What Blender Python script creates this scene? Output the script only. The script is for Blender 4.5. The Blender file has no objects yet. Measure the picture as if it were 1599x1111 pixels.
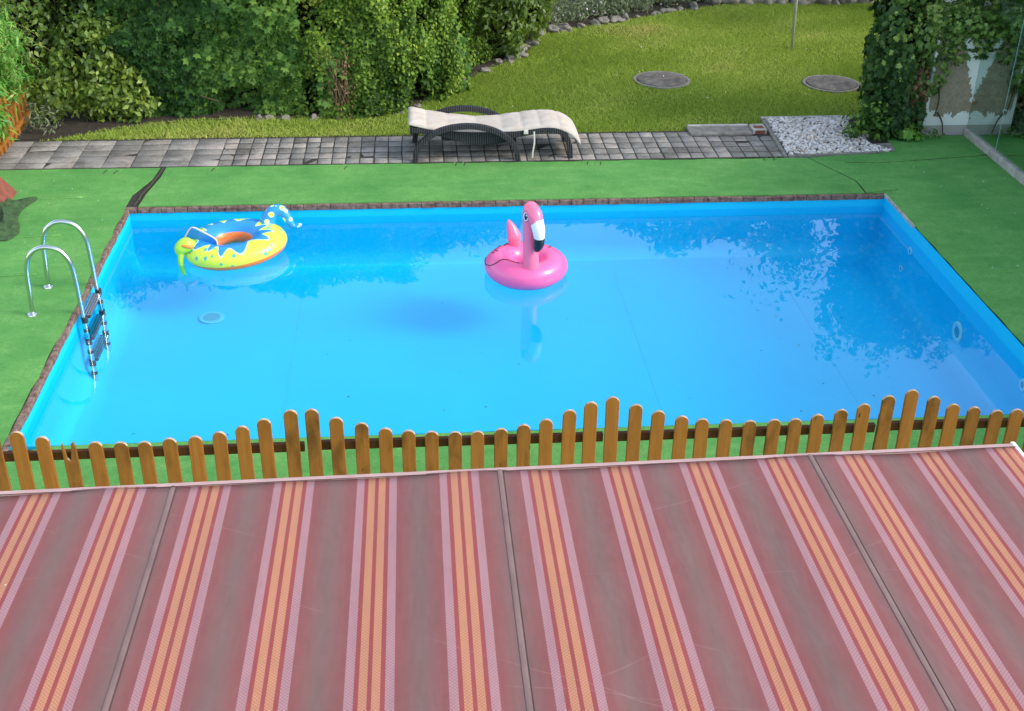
import bpy, bmesh, math, random
import numpy as np
from math import sin, cos, pi, radians
from mathutils import Vector, noise as mnoise
random.seed(7); rng = np.random.default_rng(7)
SC = bpy.context.scene; COL = SC.collection

# ------------------------------------------------------------------ camera
F_PX, PITCH, ROLL, YAW = 1885.73, 0.517302, 0.0133414, 0.0840295
cam = bpy.data.cameras.new('camera'); camo = bpy.data.objects.new('camera', cam); COL.objects.link(camo)
cam.sensor_width = 36; cam.lens = F_PX / 1599 * 36; cam.clip_end = 600; cam.clip_start = .05
fw = Vector((sin(YAW)*cos(PITCH), cos(YAW)*cos(PITCH), -sin(PITCH)))
rt = Vector((cos(YAW), -sin(YAW), 0)); up = rt.cross(fw)
r2 = rt*cos(ROLL) + up*sin(ROLL); u2 = -rt*sin(ROLL) + up*cos(ROLL)
from mathutils import Matrix
camo.matrix_world = Matrix(((r2.x, u2.x, -fw.x, 0), (r2.y, u2.y, -fw.y, 0), (r2.z, u2.z, -fw.z, 5.0), (0, 0, 0, 1)))
SC.camera = camo
# ------------------------------------------------------------------ world, sun, exposure
ELEV = radians(34); AZ_VEC = Vector((1, -.33, 0)).normalized()
w = bpy.data.worlds.new('World'); SC.world = w; w.use_nodes = True
nt = w.node_tree; bg = nt.nodes['Background']; sky = nt.nodes.new('ShaderNodeTexSky'); sky.sky_type = 'NISHITA'
sky.sun_disc = False; sky.sun_elevation = ELEV; sky.sun_rotation = math.atan2(AZ_VEC.x, AZ_VEC.y)
sky.dust_density = 1.5; sky.air_density = 1.0; sky.ozone_density = 1.0
hs = nt.nodes.new('ShaderNodeHueSaturation'); hs.inputs['Saturation'].default_value = .72; nt.links.new(sky.outputs[0], hs.inputs['Color']); nt.links.new(hs.outputs[0], bg.inputs[0]); bg.inputs[1].default_value = 0.15
sl = bpy.data.lights.new('sun', 'SUN'); sl.energy = .7; sl.angle = radians(16); sl.color = (1, .92, .78)
so = bpy.data.objects.new('sun', sl); COL.objects.link(so)
sdir = Vector((AZ_VEC.x*cos(ELEV), AZ_VEC.y*cos(ELEV), sin(ELEV)))
so.rotation_euler = sdir.to_track_quat('Z', 'Y').to_euler(); so.location = (20, -6, 20)
SC.view_settings.view_transform = 'Standard'; SC.view_settings.look = 'None'; SC.view_settings.gamma = 1
SC.view_settings.exposure = 1.65

# ------------------------------------------------------------------ helpers
def L(r, g, b, k=1.0):
    f = lambda c: (c/255/12.92 if c/255 <= .04045 else ((c/255+.055)/1.055)**2.4)*k
    return (f(r), f(g), f(b), 1)
def tag(o, label=None, cat=None, group=None, kind=None):
    if label: o['label'] = label
    if cat: o['category'] = cat
    if group: o['group'] = group
    if kind: o['kind'] = kind
    return o
def empty(name, loc=(0, 0, 0), rz=0):
    o = bpy.data.objects.new(name, None); COL.objects.link(o); o.location = loc; o.rotation_euler.z = rz; o.empty_display_size = .1
    return o
class MB:
    def __init__(s): s.v = []; s.f = []
    def add(s, v, f):
        n = len(s.v); s.v += [tuple(p) for p in v]; s.f += [tuple(i+n for i in q) for q in f]; return s
    def box(s, x0, x1, y0, y1, z0, z1):
        return s.add([(x0,y0,z0),(x1,y0,z0),(x1,y1,z0),(x0,y1,z0),(x0,y0,z1),(x1,y0,z1),(x1,y1,z1),(x0,y1,z1)],
                     [(0,3,2,1),(4,5,6,7),(0,1,5,4),(1,2,6,5),(2,3,7,6),(3,0,4,7)])
    def prism(s, poly, axis, a, b):
        n = len(poly)
        def P(p, t):
            return {'z': (p[0], p[1], t), 'y': (p[0], t, p[1]), 'x': (t, p[0], p[1])}[axis]
        return s.add([P(p, a) for p in poly]+[P(p, b) for p in poly],
                     [tuple(range(n))[::-1], tuple(range(n, 2*n))]+[(i, (i+1) % n, n+(i+1) % n, n+i) for i in range(n)])
    def sweep(s, path, rad, seg=14, sec=None, closed=False, ref=Vector((0, 0, 1))):
        P = [Vector(p) for p in path]; n = len(P)
        if not hasattr(rad, '__len__'): rad = [rad]*n
        vs = []; prev = None
        for i, p in enumerate(P):
            t = (P[(i+1) % n]-P[i-1]) if closed else (P[min(i+1, n-1)]-P[max(i-1, 0)])
            t.normalize()
            if prev is None:
                a = ref.cross(t)
                if a.length < .1: a = Vector((0, 1, 0)).cross(t)
            else: a = prev - t*prev.dot(t)
            a.normalize(); prev = a; b = t.cross(a)
            if sec: vs += [p+a*u*rad[i]+b*v*rad[i] for u, v in sec]
            else: vs += [p+(a*cos(2*pi*k/seg)+b*sin(2*pi*k/seg))*rad[i] for k in range(seg)]
        m = len(sec) if sec else seg
        f = []
        for i in range(n if closed else n-1):
            j = (i+1) % n
            f += [(i*m+k, i*m+(k+1) % m, j*m+(k+1) % m, j*m+k) for k in range(m)]
        if not closed: f += [tuple(range(m))[::-1], tuple(range((n-1)*m, n*m))]
        return s.add(vs, f)
    def ball(s, c, r, sub=2, amp=0, seed=0, freq=2.5):
        bm = bmesh.new(); bmesh.ops.create_icosphere(bm, subdivisions=sub, radius=1)
        if not hasattr(r, '__len__'): r = (r, r, r)
        vs = []
        for v in bm.verts:
            k = 1+amp*mnoise.noise(v.co*freq+Vector((seed*3.1, seed*1.7, seed)))
            vs.append((c[0]+v.co.x*r[0]*k, c[1]+v.co.y*r[1]*k, c[2]+v.co.z*r[2]*k))
        fs = [tuple(v.index for v in f.verts) for f in bm.faces]; bm.free()
        return s.add(vs, fs)
    def build(s, name, m, parent=None, smooth=False, bevel=0, sub=0, up=False):
        me = bpy.data.meshes.new(name); me.from_pydata(s.v, [], s.f)
        bm = bmesh.new(); bm.from_mesh(me)
        if not up: bmesh.ops.recalc_face_normals(bm, faces=bm.faces)
        bm.to_mesh(me); bm.free()
        o = bpy.data.objects.new(name, me); COL.objects.link(o); me.materials.append(m)
        if parent: o.parent = parent
        if smooth:
            me.polygons.foreach_set('use_smooth', [True]*len(me.polygons))
        if bevel:
            b = o.modifiers.new('b', 'BEVEL'); b.width = bevel; b.segments = 2; b.limit_method = 'ANGLE'; b.angle_limit = radians(40)
        if sub:
            b = o.modifiers.new('s', 'SUBSURF'); b.levels = sub; b.render_levels = sub
        return o
def smooth_path(pts, n=8, closed=False):
    """Catmull-Rom through points"""
    P = [Vector(p) for p in pts]; out = []; N = len(P)
    rngi = range(N if closed else N-1)
    for i in rngi:
        p0 = P[(i-1) % N] if closed or i > 0 else P[0]*2-P[1]
        p1 = P[i]; p2 = P[(i+1) % N]
        p3 = P[(i+2) % N] if closed or i+2 < N else P[-1]*2-P[-2]
        for k in range(n):
            t = k/n
            out.append(.5*((2*p1)+(p2-p0)*t+(2*p0-5*p1+4*p2-p3)*t*t+(3*p1-p0-3*p2+p3)*t**3))
    if not closed: out.append(P[-1])
    return out
def interp(xs, ys, x): return float(np.interp(x, xs, ys))

# ------------------------------------------------------------------ materials
class NM:
    """small node-material builder"""
    def __init__(s, name):
        s.m = bpy.data.materials.new(name); s.m.use_nodes = True; s.t = s.m.node_tree; s.p = s.t.nodes['Principled BSDF']
        s.out = s.t.nodes['Material Output']
    def n(s, typ, ins=None, **kw):
        d = s.t.nodes.new('ShaderNode'+typ)
        for k, v in kw.items(): setattr(d, k, v)
        for k, v in (ins or {}).items(): s.l(v, d.inputs[k])
        return d
    def l(s, v, sock):
        if hasattr(v, 'is_linked') or hasattr(v, 'links'): s.t.links.new(v, sock)
        elif hasattr(v, 'outputs'): s.t.links.new(v.outputs[0], sock)
        else: sock.default_value = v
    def co(s, scale=(1, 1, 1), kind='Object'):
        c = s.n('TexCoord'); mp = s.n('Mapping'); s.t.links.new(c.outputs[kind], mp.inputs[0]); mp.inputs['Scale'].default_value = scale
        return mp.outputs[0]
    def noise(s, sc, detail=5, rough=.6, vec=None, out=0):
        return s.n('TexNoise', {'Scale': sc, 'Detail': detail, 'Roughness': rough, 'Vector': vec or s.co()}).outputs[out]
    def ramp(s, fac, stops, interp='LINEAR'):
        r = s.n('ValToRGB'); s.l(fac, r.inputs[0]); e = r.color_ramp.elements; r.color_ramp.interpolation = interp
        while len(e) > 1: e.remove(e[-1])
        for i, (p, c) in enumerate(stops):
            x = e[0] if i == 0 else e.new(p)
            x.position = p; x.color = c if hasattr(c, '__len__') else (c, c, c, 1)
        return r.outputs[0]
    def mix(s, fac, a, b, blend='MIX'):
        d = s.n('Mix', data_type='RGBA', blend_type=blend); s.l(fac, d.inputs[0]); s.l(a, d.inputs[6]); s.l(b, d.inputs[7])
        return d.outputs[2]
    def math(s, op, a, b=0., c=None):
        d = s.n('Math', operation=op); s.l(a, d.inputs[0]); s.l(b, d.inputs[1])
        if c is not None: s.l(c, d.inputs[2])
        return d.outputs[0]
    def bump(s, h, st=.3, dist=.01):
        s.l(s.n('Bump', {'Height': h, 'Strength': st, 'Distance': dist}).outputs[0], s.p.inputs['Normal']); return s
    def set(s, color=None, rough=.6, metal=0, spec=.5, **kw):
        if color is not None: s.l(color, s.p.inputs['Base Color'])
        s.l(rough, s.p.inputs['Roughness']); s.l(metal, s.p.inputs['Metallic']); s.l(spec, s.p.inputs['Specular IOR Level'])
        for k, v in kw.items(): s.l(v, s.p.inputs[k])
        return s
def simple(name, c1, c2=None, sc=20, rough=.6, metal=0, bump=.0, bs=60, bd=.005, spec=.5, **kw):
    k = NM(name)
    col = k.mix(k.ramp(k.noise(sc), [(.35, 0.), (.65, 1.)]), c1, c2) if c2 else c1
    k.set(col, rough, metal, spec, **kw)
    if bump: k.bump(k.noise(bs), bump, bd)
    return k.m
def leafmat(name, stops, rough=.42, trans=.3, spec=.45):
    k = NM(name); a = k.n('Attribute', attribute_name='tint')
    c = k.ramp(a.outputs['Fac'], stops); k.set(c, rough, 0, spec)
    tr = k.n('BsdfTranslucent'); k.l(k.mix(.5, c, (.25, .4, .03, 1), 'MIX'), tr.inputs[0])
    mx = k.n('MixShader'); mx.inputs[0].default_value = trans
    k.t.links.new(k.p.outputs[0], mx.inputs[1]); k.t.links.new(tr.outputs[0], mx.inputs[2]); k.t.links.new(mx.outputs[0], k.out.inputs[0])
    return k.m

# ------------------------------------------------------------------ numpy clouds
def n3(P, sc, seed=0, k=7):
    r = np.random.default_rng(seed); out = np.zeros(len(P))
    for i in range(k):
        d = r.normal(size=3); d /= np.linalg.norm(d); out += np.sin(P@d*sc*r.uniform(.6, 1.7)+r.uniform(0, 6.28))
    return out/math.sqrt(k/2)
T_OVAL = (np.array([(0,0,0),(.27,.42,.07),(0,1,-.08),(-.27,.42,.07),(0,.5,0)], float), [(0,1,4),(1,2,4),(2,3,4),(3,0,4)])
T_ROUND = (np.array([(0,0,0),(.36,.3,.08),(.33,.72,.03),(0,1,-.08),(-.33,.72,.03),(-.36,.3,.08),(0,.5,0)], float), [(0,1,6),(1,2,6),(2,3,6),(3,4,6),(4,5,6),(5,0,6)])
T_LONG = (np.array([(0,0,0),(.09,.4,.03),(0,1,-.22),(-.09,.4,.03),(0,.5,.02)], float), [(0,1,4),(1,2,4),(2,3,4),(3,0,4)])
_l = [(0,0),(.2,-.05),(.55,.12),(.36,.34),(.58,.68),(.24,.66),(0,1.05),(-.24,.66),(-.58,.68),(-.36,.34),(-.55,.12),(-.2,-.05)]
T_LOBE = (np.array([(x, y, -.14*(x*x+(y-.4)**2)*1.6) for x, y in _l]+[(0,.35,.03)], float), [(i, (i+1) % 12, 12) for i in range(12)])
def norm(a): return a/np.maximum(np.linalg.norm(a, axis=1, keepdims=True), 1e-9)
def cloud(name, C, Nrm, size, tmpl, mat, parent=None, tint=None, spread=.7, down=0., seed=1, aspect=None, smooth=False):
    r = np.random.default_rng(seed); n = len(C)
    N = norm(norm(Nrm)+r.normal(size=(n, 3))*spread)
    U = r.normal(size=(n, 3)); U[:, 2] -= down; U = U-(U*N).sum(1, keepdims=True)*N; U = norm(U); X = np.cross(U, N)
    T, F = tmpl; s = (size*r.uniform(.6, 1.35, n))[:, None, None]
    t = T[None]*s
    if aspect is not None: t = t*aspect[:, None, :]
    V = C[:, None, :]+t[..., 0:1]*X[:, None]+t[..., 1:2]*U[:, None]+t[..., 2:3]*N[:, None]
    return rawmesh(name, V.reshape(-1, 3), (np.array(F)[None]+np.arange(n)[:, None, None]*len(T)).reshape(-1, 3), mat, parent,
                   np.repeat(r.uniform(0, 1, n) if tint is None else tint, len(T)), smooth)
def rawmesh(name, V, F, mat, parent=None, tint=None, smooth=False):
    me = bpy.data.meshes.new(name); k = F.shape[1]
    me.vertices.add(len(V)); me.vertices.foreach_set('co', V.astype(np.float32).ravel())
    me.loops.add(F.size); me.loops.foreach_set('vertex_index', F.astype(np.int32).ravel())
    me.polygons.add(len(F)); me.polygons.foreach_set('loop_start', (np.arange(len(F))*k).astype(np.int32))
    if smooth: me.polygons.foreach_set('use_smooth', np.ones(len(F), bool))
    me.update(calc_edges=True)
    if tint is not None:
        a = me.attributes.new('tint', 'FLOAT', 'POINT'); a.data.foreach_set('value', tint.astype(np.float32))
    me.materials.append(mat); o = bpy.data.objects.new(name, me); COL.objects.link(o)
    if parent: o.parent = parent
    return o
def hedge_pts(path, h, n, seed, bulge=.14, thick=.9, depth=.12, gap=-.75, topfrac=.22, hvar=.12):
    r = np.random.default_rng(seed); P = np.array(path, float); d = np.diff(P, axis=0); l = np.linalg.norm(d, axis=1); cs = np.r_[0, np.cumsum(l)]
    s = r.uniform(0, cs[-1], n); i = np.clip(np.searchsorted(cs, s)-1, 0, len(l)-1)
    p = P[i]+d[i]*((s-cs[i])/l[i])[:, None]; o = np.stack([d[i][:, 1]/l[i], -d[i][:, 0]/l[i]], 1)
    top = r.uniform(size=n) < topfrac; dep = np.minimum(r.exponential(depth, n), .55)
    t = r.uniform(0, thick, n); z = r.uniform(.03, h, n)**1.0
    H = h+hvar*n3(np.c_[p, np.zeros(n)], 2.2, seed+5)
    C = np.zeros((n, 3)); N = np.zeros((n, 3))
    z = z/h*H
    b = bulge*n3(np.c_[s, z*1.3, np.zeros(n)], 3.0, seed)+.06*n3(np.c_[s, z, np.zeros(n)], 9.0, seed+1)+.09*np.clip(1-z/.5, 0, 1)-.25*np.clip((z-H+.4)/.4, 0, 1)**2
    C[:, :2] = p+o*(b-dep)[:, None]; C[:, 2] = z; N[:, :2] = o; N[:, 2] = .45
    C[top, :2] = (p-o*t[:, None])[top]; C[top, 2] = (H-dep+.05*n3(np.c_[p-o*t[:, None], t], 7., seed+2))[top]; N[top] = (0, 0, 1)
    keep = (n3(C, 6.5, seed+3) > gap) | (dep > depth*1.3)
    return C[keep], N[keep]
def blob_pts(c, rad, n, seed, amp=.16, freq=2.6, depth=.12, gap=-.7, zmin=.02):
    r = np.random.default_rng(seed); D = norm(r.normal(size=(n, 3))); k = 1+amp*n3(D, freq*1.6, seed)+amp*.4*n3(D, freq*4, seed+9)
    dep = np.minimum(r.exponential(depth, n), .6)
    C = np.array(c)+D*np.array(rad)*(k*(1-dep))[:, None]
    keep = ((n3(C, 6.0, seed+3) > gap) | (dep > depth*1.3)) & (C[:, 2] > zmin)
    return C[keep], norm(D/np.array(rad)*min(rad)+np.array([0, 0, .3]))[keep]

# ------------------------------------------------------------------ material set
M = {}
k = NM('artificial_grass_green'); n1 = k.noise(1.4, 4); n2 = k.noise(9, 4, .7); n4 = k.noise(260, 2, .6)
c = k.mix(k.ramp(n1, [(.3, 0.), (.7, 1.)]), L(90, 158, 78, .8), L(124, 184, 98, .84)); c = k.mix(k.ramp(k.noise(1., 5, .6, k.co((2.0, 7., 1))), [(.45, 0.), (.7, .35)]), c, L(150, 198, 116, .85)); c = k.mix(k.ramp(n2, [(.35, 0.), (.75, .5)]), c, L(78, 140, 68, .8))
c = k.mix(k.ramp(k.noise(38, 4, .8), [(.4, .35), (.62, 0.)]), c, L(60, 118, 56, .72)); c = k.mix(k.ramp(n4, [(.3, .4), (.6, 0.)]), c, L(50, 115, 52, .8)); k.set(c, .9, 0, .15)
h = k.math('ADD', k.math('MULTIPLY', k.noise(330, 2), .5), k.math('MULTIPLY', k.noise(2.2, 3), 6)); k.bump(h, .5, .006); M['turf'] = k.m
M['soil'] = simple('dark_garden_soil', L(72, 60, 44, .6), L(46, 38, 28, .6), 14, .95, bump=.8, bs=40, bd=.03)
k = NM('lawn_soil_green'); c = k.mix(k.noise(1.2, 5), L(110, 134, 40, .7), L(136, 156, 52, .7)); c = k.mix(k.ramp(k.noise(120, 3), [(.35, .5), (.65, 0.)]), c, L(50, 62, 18, .6)); k.set(c, .95, 0, .1).bump(k.noise(90), .8, .03); M['lawn'] = k.m
M['liner'] = None
k = NM('pool_liner_blue'); c = k.mix(k.noise(1.1, 3), (.001, .43, .70, 1), (.002, .50, .74, 1)); c = k.mix(k.ramp(k.noise(55, 3), [(.68, 0.), (.78, .12)]), c, (.02, .2, .4, 1)); k.set(c, .45, 0, .3); M['liner'] = k.m
k = NM('pool_water'); lw = k.n('LayerWeight', {'Blend': .5}); fr_ = k.math('ADD', k.math('MULTIPLY', k.math('POWER', lw.outputs['Facing'], 4.2), .8), .02); wv = k.n('Bump', {'Height': k.noise(1.6, 2), 'Strength': .05, 'Distance': .02}); k.l(wv.outputs[0], lw.inputs['Normal'])
gl = k.n('BsdfGlossy', {'Color': (1, 1, 1, 1), 'Roughness': .0}); k.l(wv.outputs[0], gl.inputs['Normal']); tr = k.n('BsdfTransparent', {'Color': (.62, .93, 1, 1)})
mx = k.n('MixShader'); k.l(fr_, mx.inputs[0]); k.l(tr.outputs[0], mx.inputs[1]); k.l(gl.outputs[0], mx.inputs[2]); k.l(mx.outputs[0], k.out.inputs[0]); k.t.nodes.remove(k.p); M['water'] = k.m
k = NM('coping_brick'); c = k.mix(k.ramp(k.noise(18), [(.35, 0.), (.65, 1.)]), L(112, 84, 76, .62), L(160, 136, 122, .66)); k.set(c, .9, 0, .2).bump(k.noise(60), .6, .01); M['coping'] = k.m
k = NM('weathered_paver'); oi = k.n('Attribute', attribute_name='tint')
c = k.ramp(oi.outputs['Fac'], [(0, L(138, 136, 128, .72)), (.5, L(160, 157, 150, .74)), (1, L(182, 174, 164, .76))])
c = k.mix(k.ramp(k.noise(3.2, 8, .75), [(.46, 0.), (.66, .7)]), c, L(104, 98, 88, .65)); c = k.mix(k.ramp(k.noise(26, 6, .8), [(.5, 0.), (.68, .6)]), c, L(80, 75, 66, .62)); c = k.mix(k.ramp(k.noise(60, 4, .8), [(.6, 0.), (.72, .6)]), c, L(190, 185, 176, .7)); c = k.mix(k.ramp(k.noise(1.3, 6, .7), [(.5, 0.), (.7, .55)]), c, L(84, 78, 68, .6)); c = k.mix(k.ramp(k.noise(5, 8, .8), [(.56, 0.), (.68, .5)]), c, L(186, 170, 150, .62))
k.set(c, .92, 0, .2).bump(k.noise(70, 6), .6, .008); M['paver'] = k.m
M['grout'] = simple('dark_paver_joint', L(50, 46, 38, .5), L(76, 70, 58, .5), 30, .95, bump=.6, bs=80, bd=.01)
M['concrete'] = simple('grey_concrete', L(150, 146, 136, .75), L(112, 108, 98, .75), 12, .9, bump=.4, bs=60, bd=.006)
M['pale_concrete'] = simple('pale_concrete', L(196, 192, 182, .8), L(160, 156, 146, .8), 10, .9, bump=.4, bs=60, bd=.006)
k = NM('manhole_concrete'); c = k.mix(k.ramp(k.noise(7, 6, .7), [(.35, 0.), (.65, 1.)]), L(136, 130, 122, .7), L(88, 84, 80, .7)); c = k.mix(k.ramp(k.noise(90, 2), [(.72, 0.), (.74, 1.)]), c, L(215, 210, 200, .8)); k.set(c, .9, 0, .2).bump(k.noise(60), .4, .006); M['manhole'] = k.m
k = NM('white_gravel'); a = k.n('Attribute', attribute_name='tint'); k.set(k.ramp(a.outputs['Fac'], [(0, L(150, 140, 128, .8)), (.15, L(196, 190, 182, .85)), (.8, L(228, 224, 218, .9)), (.95, L(205, 180, 150, .8)), (1, L(120, 112, 105, .8))]), .8, 0, .3); M['gravel'] = k.m
M['stone'] = simple('field_stone', L(158, 152, 140, .8), L(104, 98, 88, .8), 9, .9, bump=.5, bs=30, bd=.01)
# fence wood
def woodmat(name, ca, cb, cdark, rough=.65):
    k = NM(name); oi = k.n('ObjectInfo'); mp = k.n('Mapping'); tc = k.n('TexCoord'); k.t.links.new(tc.outputs['Object'], mp.inputs[0]); mp.inputs['Scale'].default_value = (30, 30, 2.0)
    off = k.n('CombineXYZ', {'X': k.math('MULTIPLY', oi.outputs['Random'], 50), 'Z': k.math('MULTIPLY', oi.outputs['Random'], 31)}); k.l(off.outputs[0], mp.inputs['Location'])
    grain = k.noise(1.6, 6, .65, mp.outputs[0])
    mp2 = k.n('Mapping'); k.t.links.new(tc.outputs['Object'], mp2.inputs[0]); mp2.inputs['Scale'].default_value = (9, 9, 3.5); k.l(off.outputs[0], mp2.inputs['Location'])
    c = k.mix(k.ramp(grain, [(.3, 0.), (.7, 1.)]), ca, cb); c = k.mix(k.ramp(oi.outputs['Random'], [(0, 0.), (1, .45)]), c, cdark)
    st = k.ramp(k.noise(1., 5, .6, mp2.outputs[0]), [(.47, 0.), (.66, .65)]); am = k.ramp(oi.outputs['Random'], [(.25, .1), (.8, 1.)]); c = k.mix(k.math('MULTIPLY', st, am), c, L(74, 56, 26, .6))
    vo = k.n('TexVoronoi', {'Scale': 1.0, 'Vector': mp2.outputs[0]}); c = k.mix(k.ramp(vo.outputs['Distance'], [(.03, .9), (.1, 0.)]), c, L(60, 34, 14, .6))
    k.set(c, rough, 0, .15).bump(grain, .35, .003); return k.m
M['picket'] = woodmat('honey_stained_wood', L(200, 134, 60, .60), L(178, 112, 46, .58), L(140, 98, 48, .52))
M['rail'] = woodmat('brown_weathered_rail', L(116, 72, 34, .6), L(92, 54, 26, .6), L(70, 46, 24, .6))
M['picket_end'] = simple('pale_top_wood', L(206, 186, 160, .8), L(170, 140, 105, .75), 30, .8)
M['steel'] = simple('brushed_stainless', (.62, .66, .66, 1), None, rough=.22, metal=1)
M['black_plastic'] = simple('black_plastic', (.02, .022, .025, 1), None, rough=.5)
M['white_plastic'] = simple('white_plastic', (.42, .64, .72, 1), None, rough=.4)
M['jet'] = simple('shaded_nozzle', (.03, .30, .46, 1), None, rough=.5); M['dark_hole'] = simple('dark_opening', (.01, .06, .1, 1), None, rough=.7)
k = NM('charcoal_wicker'); wv = k.n('TexWave', {'Scale': 12., 'Distortion': .2, 'Vector': k.co()}, bands_direction='X'); wz = k.n('TexWave', {'Scale': 30., 'Vector': k.co()}, bands_direction='Z')
c = k.mix(k.math('MULTIPLY', wv.outputs[1], .8), (.006, .007, .009, 1), (.06, .065, .072, 1)); k.set(c, .6, 0, .3).bump(k.math('ADD', wv.outputs[1], k.math('MULTIPLY', wz.outputs[1], .5)), .8, .01); M['wicker'] = k.m
M['cushion'] = simple('offwhite_cushion_fabric', L(232, 222, 208, .62), L(220, 206, 190, .62), 6, .9, bump=.35, bs=14, bd=.02, spec=.1)
M['cotton'] = simple('offwhite_cotton_tie', L(225, 218, 205, .8), None, rough=.9)
M['hose'] = simple('brown_board', L(150, 84, 64, .7), L(122, 66, 50, .7), 12, .85, bump=.4, bs=150, bd=.004)
M['tarp'] = simple('olive_green_cloth', L(78, 116, 62, .55), L(52, 82, 42, .5), 20, .9, bump=.4, bs=90, bd=.006)
k = NM('rough_render'); co = k.co(); z = k.n('SeparateXYZ'); k.l(co, z.inputs[0]); zz = z.outputs[2]; xx = z.outputs[0]
base = k.mix(k.ramp(k.noise(20, 6, .7), [(.3, 0.), (.7, 1.)]), L(172, 160, 138, .8), L(138, 128, 108, .8))
edge = k.math('ADD', zz, k.math('MULTIPLY', k.math('SUBTRACT', k.noise(7, 6, .65), .5), .45))
low = k.math('LESS_THAN', edge, .27); high = k.math('GREATER_THAN', k.math('ADD', edge, k.math('MULTIPLY', xx, .9)), 1.38+.9*6.62-.1)
left = k.math('LESS_THAN', k.math('ADD', xx, k.math('MULTIPLY', k.noise(9, 5), .12)), 6.36)
right = k.math('GREATER_THAN', k.math('ADD', k.math('MULTIPLY', zz, .3), k.math('ADD', xx, k.math('MULTIPLY', k.noise(14, 5), .16))), 7.04)
msk = k.math('MAXIMUM', k.math('MAXIMUM', low, high), k.math('MAXIMUM', left, right)); msk = k.math('MULTIPLY', msk, k.math('GREATER_THAN', zz, .12))
c = k.mix(msk, base, L(226, 230, 226, .9)); c = k.mix(k.math('LESS_THAN', zz, .12), c, L(180, 178, 170, .8)); k.set(c, .9, 0, .2).bump(k.math('ADD', k.noise(60), k.math('MULTIPLY', msk, .6)), .6, .01); M['render'] = k.m
k = NM('tinted_glass'); gl = k.n('BsdfGlossy', {'Color': (.80, .92, .88, 1), 'Roughness': .0}); tr = k.n('BsdfTransparent', {'Color': (.55, .68, .62, 1)}); mx = k.n('MixShader', {0: .62}); k.l(tr.outputs[0], mx.inputs[1]); k.l(gl.outputs[0], mx.inputs[2]); k.l(mx.outputs[0], k.out.inputs[0]); k.t.nodes.remove(k.p); M['glass'] = k.m
# awning
def awning_mat():
    k = NM('striped_awning_cloth'); co = k.co(); sp = k.n('SeparateXYZ'); k.l(co, sp.inputs[0]); x = sp.outputs[0]; y = sp.outputs[1]
    u = k.math('FRACT', k.math('ADD', k.math('DIVIDE', k.math('SUBTRACT', x, .121), .309), 100.5))
    lil = L(206, 164, 168, .54); red = L(188, 84, 80, .48); ora = L(240, 172, 124, .52)
    g1 = L(170, 98, 94, .47); g2 = L(158, 112, 106, .47); g3 = L(150, 120, 111, .47)
    fab = k.ramp(u, [(0, g3), (.10, g2), (.22, g1), (.2579, g1), (.258, lil), (.3479, lil), (.348, red), (.3949, red), (.395, ora), (.4779, ora), (.478, red), (.5229, red), (.523, ora), (.6049, ora), (.605, red), (.6519, red), (.652, lil), (.7419, lil), (.742, g1), (.78, g1), (.90, g2), (1, g3)])
    # fading and dirt
    ground = k.ramp(u, [(0, 1.), (.257, 1.), (.259, 0.), (.741, 0.), (.743, 1.)])
    st = k.noise(1., 5, .6, k.co((4, 2.6, 1))); c = k.mix(k.math('MULTIPLY', k.ramp(st, [(.4, 0.), (.8, .16)]), ground), fab, g3)
    st2 = k.noise(1., 3, .5, k.co((6, 3, 1))); c = k.mix(k.math('MULTIPLY', k.ramp(st2, [(.45, 0.), (.8, .12)]), ground), c, g1)
    c = k.mix(k.ramp(k.noise(3.5, 6, .7), [(.4, 0.), (.8, .12)]), c, L(190, 155, 155, .5))
    for nx_, ny_, c0, wd_ in ((.42, .9, -.58, .0035), (.45, .9, -.86, .003), (.2, .98, -1.1, .0025), (-.35, .93, -.55, .003), (.05, 1., -.62, .002), (-.5, .86, -1.25, .003)):
        dd = k.math('ABSOLUTE', k.math('ADD', k.math('ADD', k.math('MULTIPLY', x, nx_), k.math('MULTIPLY', y, ny_)), k.math('SUBTRACT', k.math('MULTIPLY', k.noise(1.5, 2), .06), c0+.03)))
        ln = k.math('MULTIPLY', k.math('LESS_THAN', dd, wd_), k.ramp(k.noise(2.2, 2, .5, k.co((1+nx_, 1, 1))), [(.5, 0.), (.6, .16)])); c = k.mix(ln, c, L(205, 170, 170, .56))
    c = k.mix(k.ramp(k.noise(17, 5, .75), [(.5, 0.), (.8, .14)]), c, L(120, 90, 88, .5))
    # weave
    wx = k.math('SINE', k.math('MULTIPLY', x, 460.)); wy = k.math('SINE', k.math('MULTIPLY', y, 460.)); wvv = k.math('MULTIPLY', wx, wy)
    fac = k.math('MULTIPLY', k.math('ADD', k.math('MULTIPLY', wvv, .5), .5), .5); strp = k.math('SUBTRACT', 1., ground)
    c = k.mix(k.math('MULTIPLY', fac, k.math('ADD', k.math('MULTIPLY', strp, .9), .3)), c, L(176, 88, 88, .5))
    # small specks and two faint scuff lines
    vo = k.n('TexVoronoi', {'Scale': 3.2, 'Vector': co}); c = k.mix(k.ramp(vo.outputs['Distance'], [(.012, 1.), (.018, 0.)]), c, L(235, 215, 205, .9))
    k.set(c, .8, 0, .3)
    wr = k.noise(1., 4, .6, k.co((3.2, 1.1, 1))); wr2 = k.noise(1., 3, .5, k.co((26, 1.2, 1))); fine = k.noise(420, 1)
    h = k.math('ADD', k.math('MULTIPLY', wr, 9.), k.math('ADD', k.math('MULTIPLY', wr2, .35), k.math('MULTIPLY', fine, .12)))
    k.bump(h, .3, .006); k.set(None, k.ramp(k.noise(6, 4), [(.3, .6), (.7, .85)]), 0, .35)
    return k.m
M['awning'] = awning_mat()
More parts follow.
